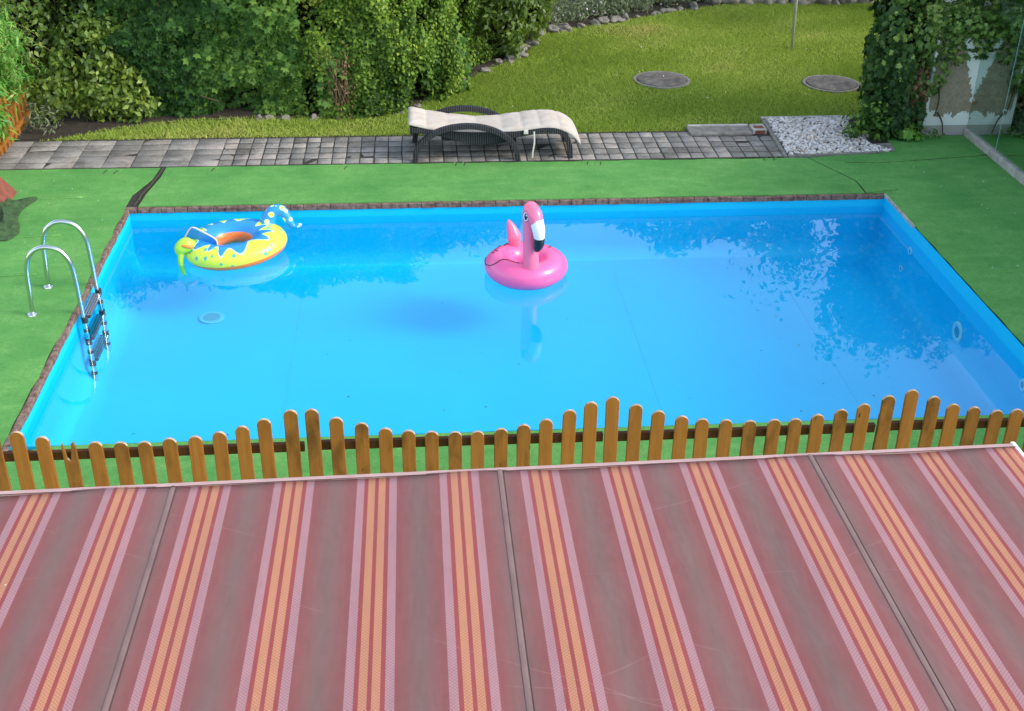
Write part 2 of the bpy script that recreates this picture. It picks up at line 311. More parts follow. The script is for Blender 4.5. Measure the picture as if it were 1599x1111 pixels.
M['seam'] = simple('grey_seam_tape', L(166, 134, 126, .5), L(150, 120, 112, .48), 8, .8, bump=.3, bs=200, bd=.002)
M['hem'] = simple('pale_pink_bar', L(226, 186, 178, .62), L(210, 166, 158, .62), 8, .6)
M['cap'] = simple('white_end_cap', L(235, 232, 226, .85), None, rough=.4)
M['thread'] = simple('dark_thread', (.06, .035, .035, 1), None, rough=.8)
# toys
M['pink'] = simple('pink_vinyl', (.90, .13, .34, 1), None, rough=.25, spec=.6, bump=.12, bs=12, bd=.01)
M['pink_light'] = simple('light_pink_vinyl', (.93, .17, .30, 1), None, rough=.25, spec=.6)
M['toy_white'] = simple('white_vinyl', (.85, .82, .85, 1), None, rough=.3)
M['toy_black'] = simple('black_vinyl', (.012, .010, .014, 1), None, rough=.3)
k = NM('dinosaur_vinyl'); sp = k.n('SeparateXYZ'); k.l(k.co(), sp.inputs[0]); X, Y, Z = sp.outputs
th = k.math('ARCTAN2', Y, X); rr = k.math('SQRT', k.math('ADD', k.math('MULTIPLY', X, X), k.math('MULTIPLY', Y, Y)))
wob = k.math('MULTIPLY', k.math('ADD', k.math('SINE', k.math('ADD', k.math('MULTIPLY', th, 12.), k.math('MULTIPLY', k.math('SINE', k.math('MULTIPLY', th, 3.)), 1.9))), k.math('MULTIPLY', k.math('SINE', k.math('MULTIPLY', th, 5.)), .5)), .055)
outer = k.math('ADD', k.math('SUBTRACT', rr, .345), wob)       # radial position with drips
blue = k.math('LESS_THAN', outer, 0.0); edge = k.math('LESS_THAN', outer, .014); orange = k.math('LESS_THAN', Z, k.math('ADD', -.008, k.math('MULTIPLY', X, .03)))
yel = (.62, .78, .05, 1); vo = k.n('TexVoronoi', {'Scale': 11., 'Vector': k.co()}); dot = k.ramp(vo.outputs['Distance'], [(.21, 1.), (.24, 0.)])
c = k.mix(dot, yel, (.06, .42, .32, 1)); c = k.mix(edge, c, (.6, .9, .75, 1)); c = k.mix(blue, c, (.02, .26, .62, 1)); c = k.mix(orange, c, (.95, .22, .02, 1)); c = k.mix(k.math('MULTIPLY', k.math('LESS_THAN', rr, .215), k.math('LESS_THAN', Z, .075)), c, (.8, .2, .04, 1))
k.set(c, .28, 0, .6); M['dino'] = k.m
k = NM('dinosaur_tail_vinyl'); vo = k.n('TexVoronoi', {'Scale': 13., 'Vector': k.co()}); ci = k.ramp(vo.outputs['Distance'], [(.0, (.72, .86, .05, 1)), (.28, (.72, .86, .05, 1)), (.3, (.6, .9, .75, 1)), (.36, (.6, .9, .75, 1)), (.38, (.02, .26, .62, 1))], 'LINEAR'); k.set(ci, .28, 0, .6); M['dinotail'] = k.m
M['yellow'] = simple('lime_yellow_vinyl', (.38, .68, .05, 1), None, rough=.28); M['orange'] = simple('orange_vinyl', (.95, .25, .03, 1), None, rough=.3); M['blue'] = simple('blue_vinyl', (.03, .25, .62, 1), None, rough=.28)
# leaves
M['privet'] = leafmat('privet_leaf', [(0, (.018, .05, .007, 1)), (.5, (.095, .18, .020, 1)), (.9, (.22, .33, .04, 1)), (1, (.40, .42, .06, 1))], .6, .25, .2)
M['lobed'] = leafmat('lobed_leaf', [(0, (.012, .045, .010, 1)), (.6, (.050, .13, .022, 1)), (1, (.18, .31, .05, 1))], .6, .3, .2)
M['bush'] = leafmat('bush_leaf', [(0, (.035, .075, .012, 1)), (.5, (.12, .20, .028, 1)), (1, (.26, .34, .05, 1))], .45, .3)
M['bright'] = leafmat('bright_narrow_leaf', [(0, (.05, .20, .03, 1)), (.6, (.15, .38, .06, 1)), (1, (.33, .48, .08, 1))], .45, .35)
M['ivy'] = leafmat('ivy_leaf', [(0, (.008, .030, .008, 1)), (.6, (.026, .072, .016, 1)), (.93, (.08, .16, .03, 1)), (1, (.24, .33, .07, 1))], .55, .2, .25)
M['ivy_pale'] = leafmat('pale_ivy_leaf', [(0, (.06, .14, .03, 1)), (1, (.22, .34, .07, 1))], .45, .3)
M['lavender'] = leafmat('grey_green_leaf', [(0, (.07, .10, .05, 1)), (1, (.20, .24, .13, 1))], .7, .2)
M['dead'] = leafmat('dry_leaf', [(0, (.10, .04, .02, 1)), (.5, (.20, .10, .05, 1)), (1, (.30, .2, .10, 1))], .8, .2)
M['grass'] = leafmat('grass_blade', [(0, (.21, .31, .045, 1)), (.5, (.31, .42, .07, 1)), (.85, (.42, .50, .11, 1)), (1, (.52, .48, .15, 1))], .8, .3, .05)
M['petal'] = leafmat('petal', [(0, (.75, .72, .72, 1)), (.5, (.7, .55, .75, 1)), (.7, (.8, .55, .1, 1)), (1, (.8, .8, .75, 1))], .6, .3)
M['bark'] = simple('brown_bark', L(110, 88, 62, .6), L(70, 54, 38, .6), 25, .95, bump=.8, bs=40, bd=.02)
M['stem'] = simple('dry_stem', L(150, 128, 90, .6), L(110, 90, 62, .6), 25, .9)
M['core'] = simple('inner_shade', (.012, .016, .008, 1), (.022, .018, .010, 1), 9, 1., bump=1., bs=22, bd=.08, spec=0)  # near-black colour puts the inner shade into solid plant cores

# ------------------------------------------------------------------ ground, pool, water
PX0, PX1, PY0, PY1 = -3.064, 5.130, 7.621, 12.128
FZ = -.735; WZ = -.145
def frame_sheet(x0, x1, y0, y1, hx0, hx1, hy0, hy1, z):
    xs = (x0, hx0, hx1, x1); ys = (y0, hy0, hy1, y1); v = [(x, y, z) for y in ys for x in xs]
    f = [(j*4+i, j*4+i+1, j*4+i+5, j*4+i+4) for j in range(3) for i in range(3) if not (i == 1 and j == 1)]
    return v, f
m = MB(); m.add(*frame_sheet(-200, 200, -200, 200, PX0-.03, PX1+.03, PY0-.03, PY1+.06, -.03)); tag(m.build('ground', M['lawn']), kind='structure')
# lawn sheet a little above
m = MB(); m.prism([(-5.2, 14.25), (3.35, 14.27), (3.45, 14.5), (4.42, 14.66), (5.75, 14.72), (9, 14.8), (9, 21), (5.4, 20.9), (3.0, 19.6), (1.85, 19.0), (.9, 17.0), (.1, 15.6), (-.9, 15.15), (-5.2, 15.2)], 'z', -.028, -.006)
tag(m.build('lawn', M['lawn']), kind='structure')
m = MB(); m.prism([(-9, 14.3), (-4.4, 14.32), (-4.1, 14.5), (-3.5, 14.76), (-2.8, 14.96), (-1., 15.03), (-.2, 15.25), (.22, 15.7), (.95, 16.95), (1.65, 17.85), (2.0, 19.0), (3.1, 19.6), (4.3, 20.25), (5.5, 20.85), (9, 20.9), (9, 26), (-9, 26)], 'z', -.026, .006)
tag(m.build('flower_bed_soil', M['soil']), kind='structure')
# pool shell (liner)
m = MB(); x0, x1, y0, y1 = PX0, PX1, PY0, PY1
zt = -.062; RC = .22; vs = []; nring = 0; rings = []
prof = [(0, zt), (0, FZ+RC+.12)]+[(RC*(1-cos(a)), FZ+RC*(1-sin(a))) for a in np.linspace(0, pi/2, 9)]
for ins, z in prof:
    for (cx_, cy_, ux, uy, top) in ((x0, y0, 1, 1, 0), (x1, y0, -1, 1, 0), (x1, y1, -1, -1, 0), (x0, y1, 1, -1, 0)):
        vs.append((cx_+ux*ins, cy_+uy*ins, z))
f = []
for r in range(len(prof)-1):
    for q in range(4): f.append((r*4+q, r*4+(q+1) % 4, (r+1)*4+(q+1) % 4, (r+1)*4+q))
e = (len(prof)-1)*4; f.append((e, e+1, e+2, e+3))
m.add(vs, f)
m.add([(x1, y0, zt), (x1, y1, zt), (x1, y1, -.004), (x1, y0, -.004)], [(0, 1, 2, 3)]); m.add([(x0, y0, zt), (x1, y0, zt), (x1, y0, -.004), (x0, y0, -.004)], [(0, 1, 2, 3)])
pool = m.build('swimming_pool', M['liner'], smooth=True); pool.data.set_sharp_from_angle(angle=radians(40)); tag(pool, kind='structure')
for yy in (8.6, 9.9, 11.0): pass
ls = simple('liner_seam_blue', (.001, .445, .70, 1))
for xx in (-1.25, 2.1, 3.9):
    m = MB(); m.box(xx, xx+.008, y0+.23, y1-.23, FZ+.0005, FZ+.002); m.build('liner_seam', ls, pool)
# water surface
N = 60; vs = [(x0+.003+(x1-x0-.006)*i/N, y0+.003+(y1-y0-.006)*j/N, WZ) for j in range(N+1) for i in range(N+1)]
m = MB(); m.add(vs, [(j*(N+1)+i, j*(N+1)+i+1, (j+1)*(N+1)+i+1, (j+1)*(N+1)+i) for j in range(N) for i in range(N)])
tag(m.build('water', M['water'], smooth=True, up=True), kind='structure')
# under-carpet deck sheet
m = MB(); m.add(*frame_sheet(-9, 6.86, -1.0, 13.36, PX0-.03, PX1+.03, PY0-.03, PY1+.055, -.012)); tag(m.build('deck_base', M['grout']), kind='structure')
m = MB(); m.box(5.6, 6.86, 13.36, 14.02, -.018, -.012); tag(m.build('deck_base', M['grout']), kind='structure')
# coping bricks, left and back
cp = MB(); y = PY1
x = PX0-.05
while x < PX1-.01:
    l = random.uniform(.125, .15); j = random.uniform(-.004, .004)
    cp.box(x+.004, min(x+l, PX1), PY1-.012+j, PY1+.05, -.062, -.006+random.uniform(-.006, .002)); x += l
back = cp
cpl = MB(); y = PY0-.12
while y < PY1-.03:
    l = random.uniform(.125, .15); j = random.uniform(-.004, .004)
    cpl.box(PX0-.035, PX0+.012+j, y+.004, min(y+l, PY1-.02), -.062, -.004+random.uniform(-.006, .002)); y += l
for v in cpl.v: back.v.append(v)
nb = len(back.v)-len(cpl.v)
back.f += [tuple(i+nb for i in f) for f in cpl.f]
tag(back.build('pool_coping', M['coping'], bevel=.006), kind='structure')
# light edge profile on the right side of the pool
m = MB(); m.box(PX1-.004, PX1+.012, PY1-.9, PY1+.0, -.03, .003); tag(m.build('pool_edge_profile', M['pale_concrete']), kind='structure')
# carpets (artificial grass), pieces with seams
def jag(a, b, n, amp):
    out = []
    for i in range(n+1):
        t = i/n; d = Vector((b[0]-a[0], b[1]-a[1])); nn = Vector((-d.y, d.x)).normalized(); o = random.uniform(-amp, amp) if 0 < i < n else 0
        out.append((a[0]+d.x*t+nn.x*o, a[1]+d.y*t+nn.y*o))
    return out
carpet = MB()
carpet.prism([(-9, -1), (PX0-.06, -1), (PX0-.045, PY0-.15)]+jag((PX0-.036, 7.6), (PX0-.028, PY1-.05), 26, .012)+[(PX0-.04, PY1+.02), (PX0-.03, 12.5), (-2.965, 12.95), (-2.935, 13.3), (-9, 13.36)], 'z', -.010, 0)
carpet.prism(jag((-2.97, PY1+.035), (4.92, PY1+.035), 30, .007)+[(4.93, PY1+.4), (4.6, 13.28)]+jag((4.3, 13.29), (-2.87, 13.31), 40, .014)+[(-2.88, 13.0), (-2.95, 12.5)], 'z', -.010, .0005)
carpet.prism([(4.94, PY1+.035), (PX1+.01, PY1+.035)]+jag((PX1+.016, PY1+.0), (PX1+.012, PY0-.1), 26, .010)+[(PX1+.012, -1), (6.82, -1), (6.82, 13.98), (5.92, 13.98), (5.78, 13.86), (5.72, 13.46), (4.61, 13.28), (4.94, PY1+.4)], 'z', -.010, 0)
carpet.prism([(PX0-.05, -1), (PX1+.006, -1), (PX1+.006, PY0-.012)]+jag((PX1, PY0-.012), (PX0+.35, PY0-.012), 30, .006)+[(PX0-.05, PY0-.12)], 'z', -.010, .0003)
tag(carpet.build('artificial_turf', M['turf']), kind='structure')
# raised fold lines / cut flaps on the carpet
m = MB()
def fold(pts, w=.012, h=.010):
    m.sweep(smooth_path([(p[0], p[1], .001) for p in pts], 5), [w]*((len(pts)-1)*5+1), sec=[(-1, 0), (-.4, h/w), (.4, h/w), (1, 0)])
fold([(5.0, 13.12), (5.5, 13.1), (6.1, 13.18), (6.8, 13.28)]); fold([(4.93, 12.17), (5.1, 12.2), (5.32, 12.24)])
for x, y in ((-3.5, 13.2), (-3.38, 13.18), (-2.3, 13.2), (-.8, 13.2), (-.9, 13.18), (1.9, 13.2), (2.05, 13.18), (4.2, 13.22), (4.08, 13.2), (.4, 13.24), (.5, 13.25)):
    fold([(x, y), (x+.03, y+.1)], .008, .006)
for a in (12.0, 11.0, 10.1): fold([(-4.6, a+.3), (-4.1, a+.42), (-3.6, a+.46)], .03, .006)
tag(m.build('turf_fold', M['turf'], smooth=True), kind='structure')
dark = MB()
def crack(pts, w):
    n = len(pts); Lp = [(p[0]-w*random.uniform(.5, 1.2), p[1]) for p in pts]; R = [(p[0]+w*random.uniform(.5, 1.2), p[1]) for p in pts]
    dark.prism(Lp+R[::-1], 'z', .0006, .0045)
crack([(-3.02, 12.2), (-3.0, 12.35), (-3.0, 12.5), (-2.97, 12.65), (-2.95, 12.8), (-2.93, 12.95), (-2.91, 13.1), (-2.90, 13.29)], .014)
crack([(4.935, 12.17), (4.937, 12.4), (4.935, 12.53), (4.77, 12.9), (4.607, 13.27)], .003)
dark.prism([(5.0, 13.10), (5.5, 13.08), (6.1, 13.16), (6.8, 13.26), (6.8, 13.264), (6.1, 13.166), (5.5, 13.088), (5.0, 13.11)], 'z', .0006, .003)
for x, y in ((-3.55, 13.15), (-3.43, 13.13), (-2.35, 13.16), (-.85, 13.15), (1.95, 13.17), (2.1, 13.15), (4.17, 13.2), (4.05, 13.2), (.42, 13.2), (.52, 13.2)):
    dark.prism([(x, y), (x+.012, y), (x+.035, y+.11), (x+.02, y+.11)], 'z', .0006, .003)
tag(dark.build('turf_seam', simple('seam_dirt', L(96, 92, 74, .6), L(60, 62, 46, .6), 30, .95)), kind='structure')
# pavement: individual slabs in one mesh
pv = []; pf = []; pt = []
rows = [13.33, 13.515, 13.70, 13.885, 14.07, 14.25]
def bevbox(x0, x1, y0, y1, z0, z1, b, q, t):
    n = len(pv); dz = [random.uniform(-.003, .003) for _ in range(4)]
    X = [(x0, y0), (x1, y0), (x1, y1), (x0, y1)]; I = [(x0+b, y0+b), (x1-b, y0+b), (x1-b, y1-b), (x0+b, y1-b)]
    pv.extend([(a, c, z0) for a, c in X]+[(a, c, z1-b) for a, c in X]+[(a, c, z1+dz[i]) for i, (a, c) in enumerate(I)]); pt.extend([t]*12)
    q.extend([(n+8, n+9, n+10, n+11)]+[(n+4+i, n+4+(i+1) % 4, n+8+(i+1) % 4, n+8+i) for i in range(4)]+[(n+i, n+(i+1) % 4, n+4+(i+1) % 4, n+4+i) for i in range(4)])
for r in range(5):
    x = -6.525
    while x < 4.4:
        wd = .1625 if x > -2.3 else .325
        if x > 4.305+.015*r: break
        wd = min(wd, 4.345-x+.017*r)
        if r == 4 and x > 3.3: break
        g = .0065 if x > -2.3 else .003; j1, j2 = random.uniform(-.003, .003), random.uniform(-.003, .003)
        bevbox(x+g+j1, x+wd-g+j2, rows[r]+g*1.7, rows[r+1]-g*1.7, -.03, .004+random.uniform(-.002, .002), .0035, pf, random.random()); x += wd
me = rawmesh('pavement', np.array(pv), np.array(pf), M['paver'], None, np.array(pt)); tag(me, kind='structure')
m = MB(); m.box(-9, 4.34, 13.31, 14.30, -.029, .0005); tag(m.build('pavement_bed', M['grout']), kind='structure')
# rubble grit on the old left half of the pavement
n = 260; C = np.c_[rng.uniform(-4.7, -1.2, n), rng.uniform(13.36, 14.22, n), np.full(n, .006)]
ico = bmesh.new(); bmesh.ops.create_icosphere(ico, subdivisions=1, radius=.5); T_ICO = (np.array([v.co[:] for v in ico.verts]), [tuple(v.index for v in f.verts) for f in ico.faces]); ico.free()
tag(cloud('gravel_grit', C, np.tile([0, 0, 1.], (n, 1)), .012, T_ICO, M['stone'], seed=3, aspect=np.c_[rng.uniform(.6, 1.4, n), rng.uniform(.6, 1.4, n), np.full(n, .5)]), kind='stuff', label='fine grit on the old pavement', cat='grit')
# gravel bed
m = MB(); m.prism([(4.36, 13.32), (5.72, 13.42), (5.72, 14.70), (4.46, 14.68)], 'z', -.027, -.002); tag(m.build('gravel_bed_base', M['grout']), kind='structure')
n = 4200; C = np.c_[rng.uniform(4.3, 5.95, n), rng.uniform(13.38, 14.68, n), rng.uniform(.0, .022, n)]; C = C[(C[:, 0] > 4.39+.06*(C[:, 1]-13.3)) & (C[:, 1] > 13.34+.07*(C[:, 0]-4.3)) & (C[:, 0] < 5.58+.1*np.sin(C[:, 1]*9))]; n = len(C)
tag(cloud('white_gravel', C, np.tile([0, 0, 1.], (n, 1)), .042, T_ICO, M['gravel'], seed=4, spread=.5, aspect=np.c_[rng.uniform(.6, 1.3, n), rng.uniform(.6, 1.3, n), rng.uniform(.4, .9, n)]), kind='stuff', label='bed of white gravel beside the ivy', cat='gravel')
def kerb(pts, name, label, mat='concrete', h=.02):
    m = MB(); m.prism(pts, 'z', -.028, h); return tag(m.build(name, M[mat], bevel=.006), label, 'edging')
kerb([(4.32, 13.30), (4.37, 13.31), (4.455, 14.68), (4.40, 14.70)], 'edging_stone', 'thin grey edging strip between the pavers and the white gravel')
kerb([(4.375, 13.305), (5.50, 13.38), (5.50, 13.43), (4.375, 13.345)], 'edging_stone', 'thin grey edging strip along the pool side of the white gravel')
kerb([(4.40, 14.70), (5.80, 14.71), (5.80, 14.76), (4.42, 14.75)], 'edging_stone', 'pale edging strip between the white gravel and the lawn', 'pale_concrete')
kerb([(5.50, 13.40), (5.74, 13.47), (5.77, 13.72), (5.54, 13.70)], 'paving_slab', 'single grey slab at the right corner of the gravel', h=.012)['category'] = 'slab'
# raised slab and brick box at the pavement's back end
m = MB(); m.box(3.36, 4.15, 14.09, 14.36, -.02, .03); s = tag(m.build('concrete_slab', M['concrete'], bevel=.012), 'long grey concrete slab with a pale back edge at the end of the pavement', 'slab')
m = MB(); m.box(3.38, 4.15, 14.363, 14.41, -.02, .045); m.build('back_edge', M['pale_concrete'], s, bevel=.008)
bb = empty('drain_box', (4.2, 14.25, 0)); tag(bb, 'small pale concrete box with a terracotta brick face beside the gravel', 'drain box')
m = MB(); m.box(-.04, .14, -.11, .12, -.02, .055); m.build('box', M['pale_concrete'], bb, bevel=.008)
m = MB(); m.box(-.01, .11, -.118, -.111, 0, .045); m.box(-.012, .11, -.06, .03, .056, .062); m.build('brick', M['hose'], bb, bevel=.003)

# ------------------------------------------------------------------ grass
def inpoly(P, poly):
    x, y = P[:, 0], P[:, 1]; ins = np.zeros(len(P), bool); j = len(poly)-1
    for i in range(len(poly)):
        xi, yi = poly[i]; xj, yj = poly[j]
        c_ = ((yi > y) != (yj > y)) & (x < (xj-xi)*(y-yi)/(yj-yi+1e-12)+xi); ins ^= c_; j = i
    return ins
LAWN = [(-4.55, 14.26), (3.3, 14.27), (3.36, 14.43), (4.4, 14.43), (4.42, 14.77), (5.8, 14.78), (8.5, 14.9), (8.5, 21.0), (5.45, 20.85), (4.24, 20.25), (3.05, 19.55), (1.9, 18.95), (1.55, 17.82), (.9, 16.95), (.18, 15.7), (-.3, 15.25), (-.9, 15.06), (-2.2, 15.03), (-2.8, 14.98), (-3.4, 14.82), (-3.9, 14.62), (-4.2, 14.4)]
n = 330000; P = np.c_[rng.uniform(-4.6, 8.5, n), rng.uniform(14.2, 21, n)]
P = P[inpoly(P, LAWN)]
for cx, cy in ((3.44, 16.42), (5.79, 16.15)): P = P[np.hypot(P[:, 0]-cx, P[:, 1]-cy) > .40]
dens = n3(np.c_[P, P[:, 0]*0], 4, 77); P = P[(dens > -1.3) | (rng.uniform(size=len(P)) < .6)]
n = len(P); a = rng.uniform(0, 2*pi, n); wd = rng.uniform(.003, .006, n); hh = rng.uniform(.014, .032, n)*(1+.25*n3(np.c_[P, P[:, 0]*0], 3, 5)); hh = np.maximum(hh, .012)
le = rng.uniform(.3, 1.6, n)*hh; b = rng.uniform(0, 2*pi, n)
V = np.zeros((n, 3, 3)); V[:, 0, 0] = P[:, 0]-np.cos(a)*wd; V[:, 0, 1] = P[:, 1]-np.sin(a)*wd; V[:, 1, 0] = P[:, 0]+np.cos(a)*wd; V[:, 1, 1] = P[:, 1]+np.sin(a)*wd
V[:, 2, 0] = P[:, 0]+np.cos(b)*le; V[:, 2, 1] = P[:, 1]+np.sin(b)*le; V[:, 2, 2] = hh; V[:, :2, 2] = -.006
sunlit = np.clip((15.1-P[:, 1])/1.0, 0, 1)*np.clip((1.5-P[:, 0])/3, 0, 1)  # sunlight painted as a yellower tint on the left lawn strip
tint = np.clip(.42+.15*n3(np.c_[P, P[:, 0]*0], 2.0, 8)+.08*n3(np.c_[P[:, 0]*.5, P[:, 1]*2, P[:, 0]*0], 2.5, 18)+.08*n3(np.c_[P, P[:, 0]*0], 7, 9)+rng.normal(0, .10, n)+.28*sunlit, 0, 1)
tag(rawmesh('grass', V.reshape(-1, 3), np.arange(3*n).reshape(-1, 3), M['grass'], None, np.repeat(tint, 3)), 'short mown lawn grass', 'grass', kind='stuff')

# ------------------------------------------------------------------ hedges and plants
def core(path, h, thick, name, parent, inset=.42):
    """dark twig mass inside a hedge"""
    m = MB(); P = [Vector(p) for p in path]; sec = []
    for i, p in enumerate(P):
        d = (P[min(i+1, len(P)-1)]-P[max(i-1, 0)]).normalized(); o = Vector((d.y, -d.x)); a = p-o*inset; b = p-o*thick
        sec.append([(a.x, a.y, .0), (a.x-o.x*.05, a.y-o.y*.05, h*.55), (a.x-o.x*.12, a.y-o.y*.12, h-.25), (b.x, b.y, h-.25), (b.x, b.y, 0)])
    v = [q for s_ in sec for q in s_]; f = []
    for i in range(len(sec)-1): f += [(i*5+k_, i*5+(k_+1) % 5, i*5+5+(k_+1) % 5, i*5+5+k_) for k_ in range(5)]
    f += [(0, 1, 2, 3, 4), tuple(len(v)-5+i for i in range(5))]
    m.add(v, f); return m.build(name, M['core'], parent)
def twigs(name, pts, parent, mat='stem', r=.006, seed=0):
    m = MB(); R = random.Random(seed)
    for p, q in pts:
        mid = ((p[0]+q[0])/2+R.uniform(-.05, .05), (p[1]+q[1])/2+R.uniform(-.05, .05), (p[2]+q[2])/2+R.uniform(-.05, .05))
        pa = smooth_path([p, mid, q], 4); m.sweep(pa, [r*(1-.5*i/len(pa)) for i in range(len(pa))], 5)
    return m.build(name, M[mat], parent, smooth=True)
# left bush with pointed leaves
hb = empty('shrub', (-4.1, 15.4, 0)); tag(hb, 'light green bushy shrub with pointed leaves, leftmost of the big hedge plants', 'shrub')
Cs = []; Ns = []
for i, (c_, r_, n_) in enumerate([((-4.0, 15.4, .75), (.62, .55, .75), 6500), ((-4.1, 15.75, 1.5), (.9, .6, .8), 6500), ((-4.95, 15.6, 1.1), (.55, .5, 1.0), 4200), ((-3.75, 15.4, .9), (.42, .42, .45), 2600), ((-4.3, 15.8, 2.1), (.8, .6, .55), 3000), ((-4.5, 15.12, .32), (.5, .25, .35), 2000), ((-3.75, 15.05, .3), (.45, .2, .33), 1900)]):
    a, b = blob_pts(c_, r_, n_, 40+i, .18, 3, .14); Cs.append(a); Ns.append(b)
C = np.vstack(Cs); Nn = np.vstack(Ns); cloud('foliage', C-np.array([-4.1, 15.4, 0]), Nn, .085, T_OVAL, M['bush'], hb, down=.8, seed=11, tint=np.clip(.62+.2*n3(C, 3, 3)+rng.normal(0, .2, len(C)), 0, 1))
m = MB()
for i, (c_, r_) in enumerate([((0.05, .15, .75), (.42, .35, .6)), ((0, .35, 1.5), (.65, .4, .65)), ((-.85, .2, 1.0), (.35, .3, .9)), ((-.2, .4, 2.1), (.6, .4, .4))]): m.ball(c_, r_, 2, .3, i)
m.build('shade_core', M['core'], hb)
twigs('twig', [((-.6+.25*i, 0, .0), (-.9+.3*i, -.1+.05*i, 1.3+.1*i)) for i in range(5)], hb, 'bark', .012, 3)
# hanging creeper shoots at the upper left
# lobed-leaf creeper hedge
path2 = [(-3.75, 15.3), (-3.2, 15.16), (-2.6, 15.08), (-1.9, 15.02), (-1.45, 15.02)]
h2 = empty('creeper_hedge', (-2.6, 15.2, 0)); tag(h2, 'dark hedge of large lobed leaves between the pointed-leaf shrub and the small-leaved hedge', 'hedge')
C, Nn = hedge_pts(path2, 2.25, 26000, 21, .12, .9, .12, -.72); cloud('foliage', C-np.array([-2.6, 15.2, 0]), Nn, .078, T_LOBE, M['lobed'], h2, down=1.0, seed=12, spread=.55, tint=np.clip(.45+.22*n3(C, 2.5, 13)+rng.normal(0, .2, len(C)), 0, 1))
core([(p[0]+2.6, p[1]-15.2) for p in path2], 2.25, 1.0, 'shade_core', h2, .38)
twigs('stem', [((-.62, -.06, 2.1), (-.45, .1, 1.2)), ((-.62, -.05, 2.2), (-.5, .05, 1.1)), ((-.5, -.03, 2.1), (-.35, .1, 1.0)), ((-.3, -.05, 2.2), (-.55, .05, 1.0)), ((-.2, -.08, .3), (.12, -.12, .2)), ((-.6, -.1, 1.7), (-.42, -.02, 1.25))], h2, 'bark', .014, 5)
# small-leaved hedge
path3 = [(-1.75, 15.06), (-1.2, 15.03), (-.75, 15.05), (-.3, 15.2), (.1, 15.6), (.53, 16.3), (.9, 17.0), (1.12, 17.45)]
h3 = empty('privet_hedge', (-.5, 15.2, 0)); tag(h3, 'tall clipped hedge of small leaves with dried stems behind the sun lounger', 'hedge')
C, Nn = hedge_pts(path3, 2.15, 62000, 31, .10, .95, .09, -.72, hvar=.06)
tn = np.clip(.42+.16*n3(C, 2.2, 33)+.1*n3(C, 8, 34)+rng.normal(0, .22, len(C)), 0, .93)
yl = (np.hypot(C[:, 0]+1.45, (C[:, 2]-1.5)*1.0) < .35) & (rng.uniform(size=len(C)) < .35); tn[yl] = 1.
cloud('foliage', C-np.array([-.5, 15.2, 0]), Nn, .046, T_ROUND, M['privet'], h3, seed=13, spread=.65, tint=tn)
core([(p[0]+.5, p[1]-15.2) for p in path3], 2.15, 1.05, 'shade_core', h3, .34)
C2, N2 = hedge_pts(path3[1:6], 1.2, 1300, 35, .12, .9, .07, -.8, topfrac=0); C2[:, 2] *= .9
cloud('creeper', C2-np.array([-.5, 15.2, 0]), N2, .09, T_LOBE, M['lobed'], h3, seed=16, spread=.5, down=1., tint=rng.uniform(.4, 1, len(C2)))
R = random.Random(5)
twigs('stem', [((-.42+R.uniform(-.12, .1), -.18+R.uniform(0, .1), 0), (-.5+R.uniform(-.25, .2), -.16+R.uniform(-.04, .1), R.uniform(.4, .85))) for _ in range(26)], h3, 'stem', .008, 6)
a, b = blob_pts((-.92, 14.95, .42), (.2, .1, .45), 150, 66, gap=-9); cloud('dry_leaves', a-np.array([-.5, 15.2, 0]), b, .04, T_OVAL, M['dead'], h3, seed=17, down=1)
# light shrub beyond the hedge corner
h4 = empty('shrub', (1.25, 17.6, 0)); tag(h4, 'bright leafy shrub between the clipped hedge and the flower bed', 'shrub')
Cs = []; Ns = []
for i, (c_, r_, n_) in enumerate([((1.25, 17.75, .8), (.45, .5, .9), 7000), ((1.6, 18.4, .9), (.5, .55, .9), 5500), ((1.0, 17.6, 1.8), (.6, .6, .7), 3000)]):
    a, b = blob_pts(c_, r_, n_, 50+i, .14, 3, .12); Cs.append(a); Ns.append(b)
C = np.vstack(Cs); Nn = np.vstack(Ns); cloud('foliage', C-np.array([1.25, 17.6, 0]), Nn, .085, T_OVAL, M['bush'], h4, down=.8, seed=15, tint=np.clip(.55+.2*n3(C, 3, 3)+rng.normal(0, .2, len(C)), 0, 1))
m = MB(); m.ball((0, .2, .8), (.3, .33, .75), 2, .3, 3); m.ball((.38, .85, .8), (.33, .38, .75), 2, .3, 4); m.ball((-.25, .1, 1.8), (.45, .45, .5), 2, .3, 5); m.build('shade_core', M['core'], h4)
# left fence plant with narrow bright leaves
h5 = empty('climbing_plant', (-4.9, 14.2, 0)); tag(h5, 'bright green narrow-leaved plant spilling over the orange fence at the left edge', 'plant')
Cs = []; Ns = []
for i, (c_, r_, n_) in enumerate([((-4.98, 13.9, .75), (.27, .5, .4), 2400), ((-4.98, 14.5, .85), (.3, .45, .5), 2600), ((-4.9, 13.7, .45), (.18, .3, .25), 700), ((-4.95, 14.2, 1.3), (.4, .5, .35), 1500)]):
    a, b = blob_pts(c_, r_, n_, 60+i, .25, 3, .2, -.4); Cs.append(a); Ns.append(b)
C = np.vstack(Cs); Nn = np.vstack(Ns); cloud('foliage', C-np.array([-4.9, 14.2, 0]), Nn, .13, T_LONG, M['bright'], h5, down=1.2, seed=18, spread=.9, tint=np.clip(rng.normal(.5, .28, len(C)), 0, 1))
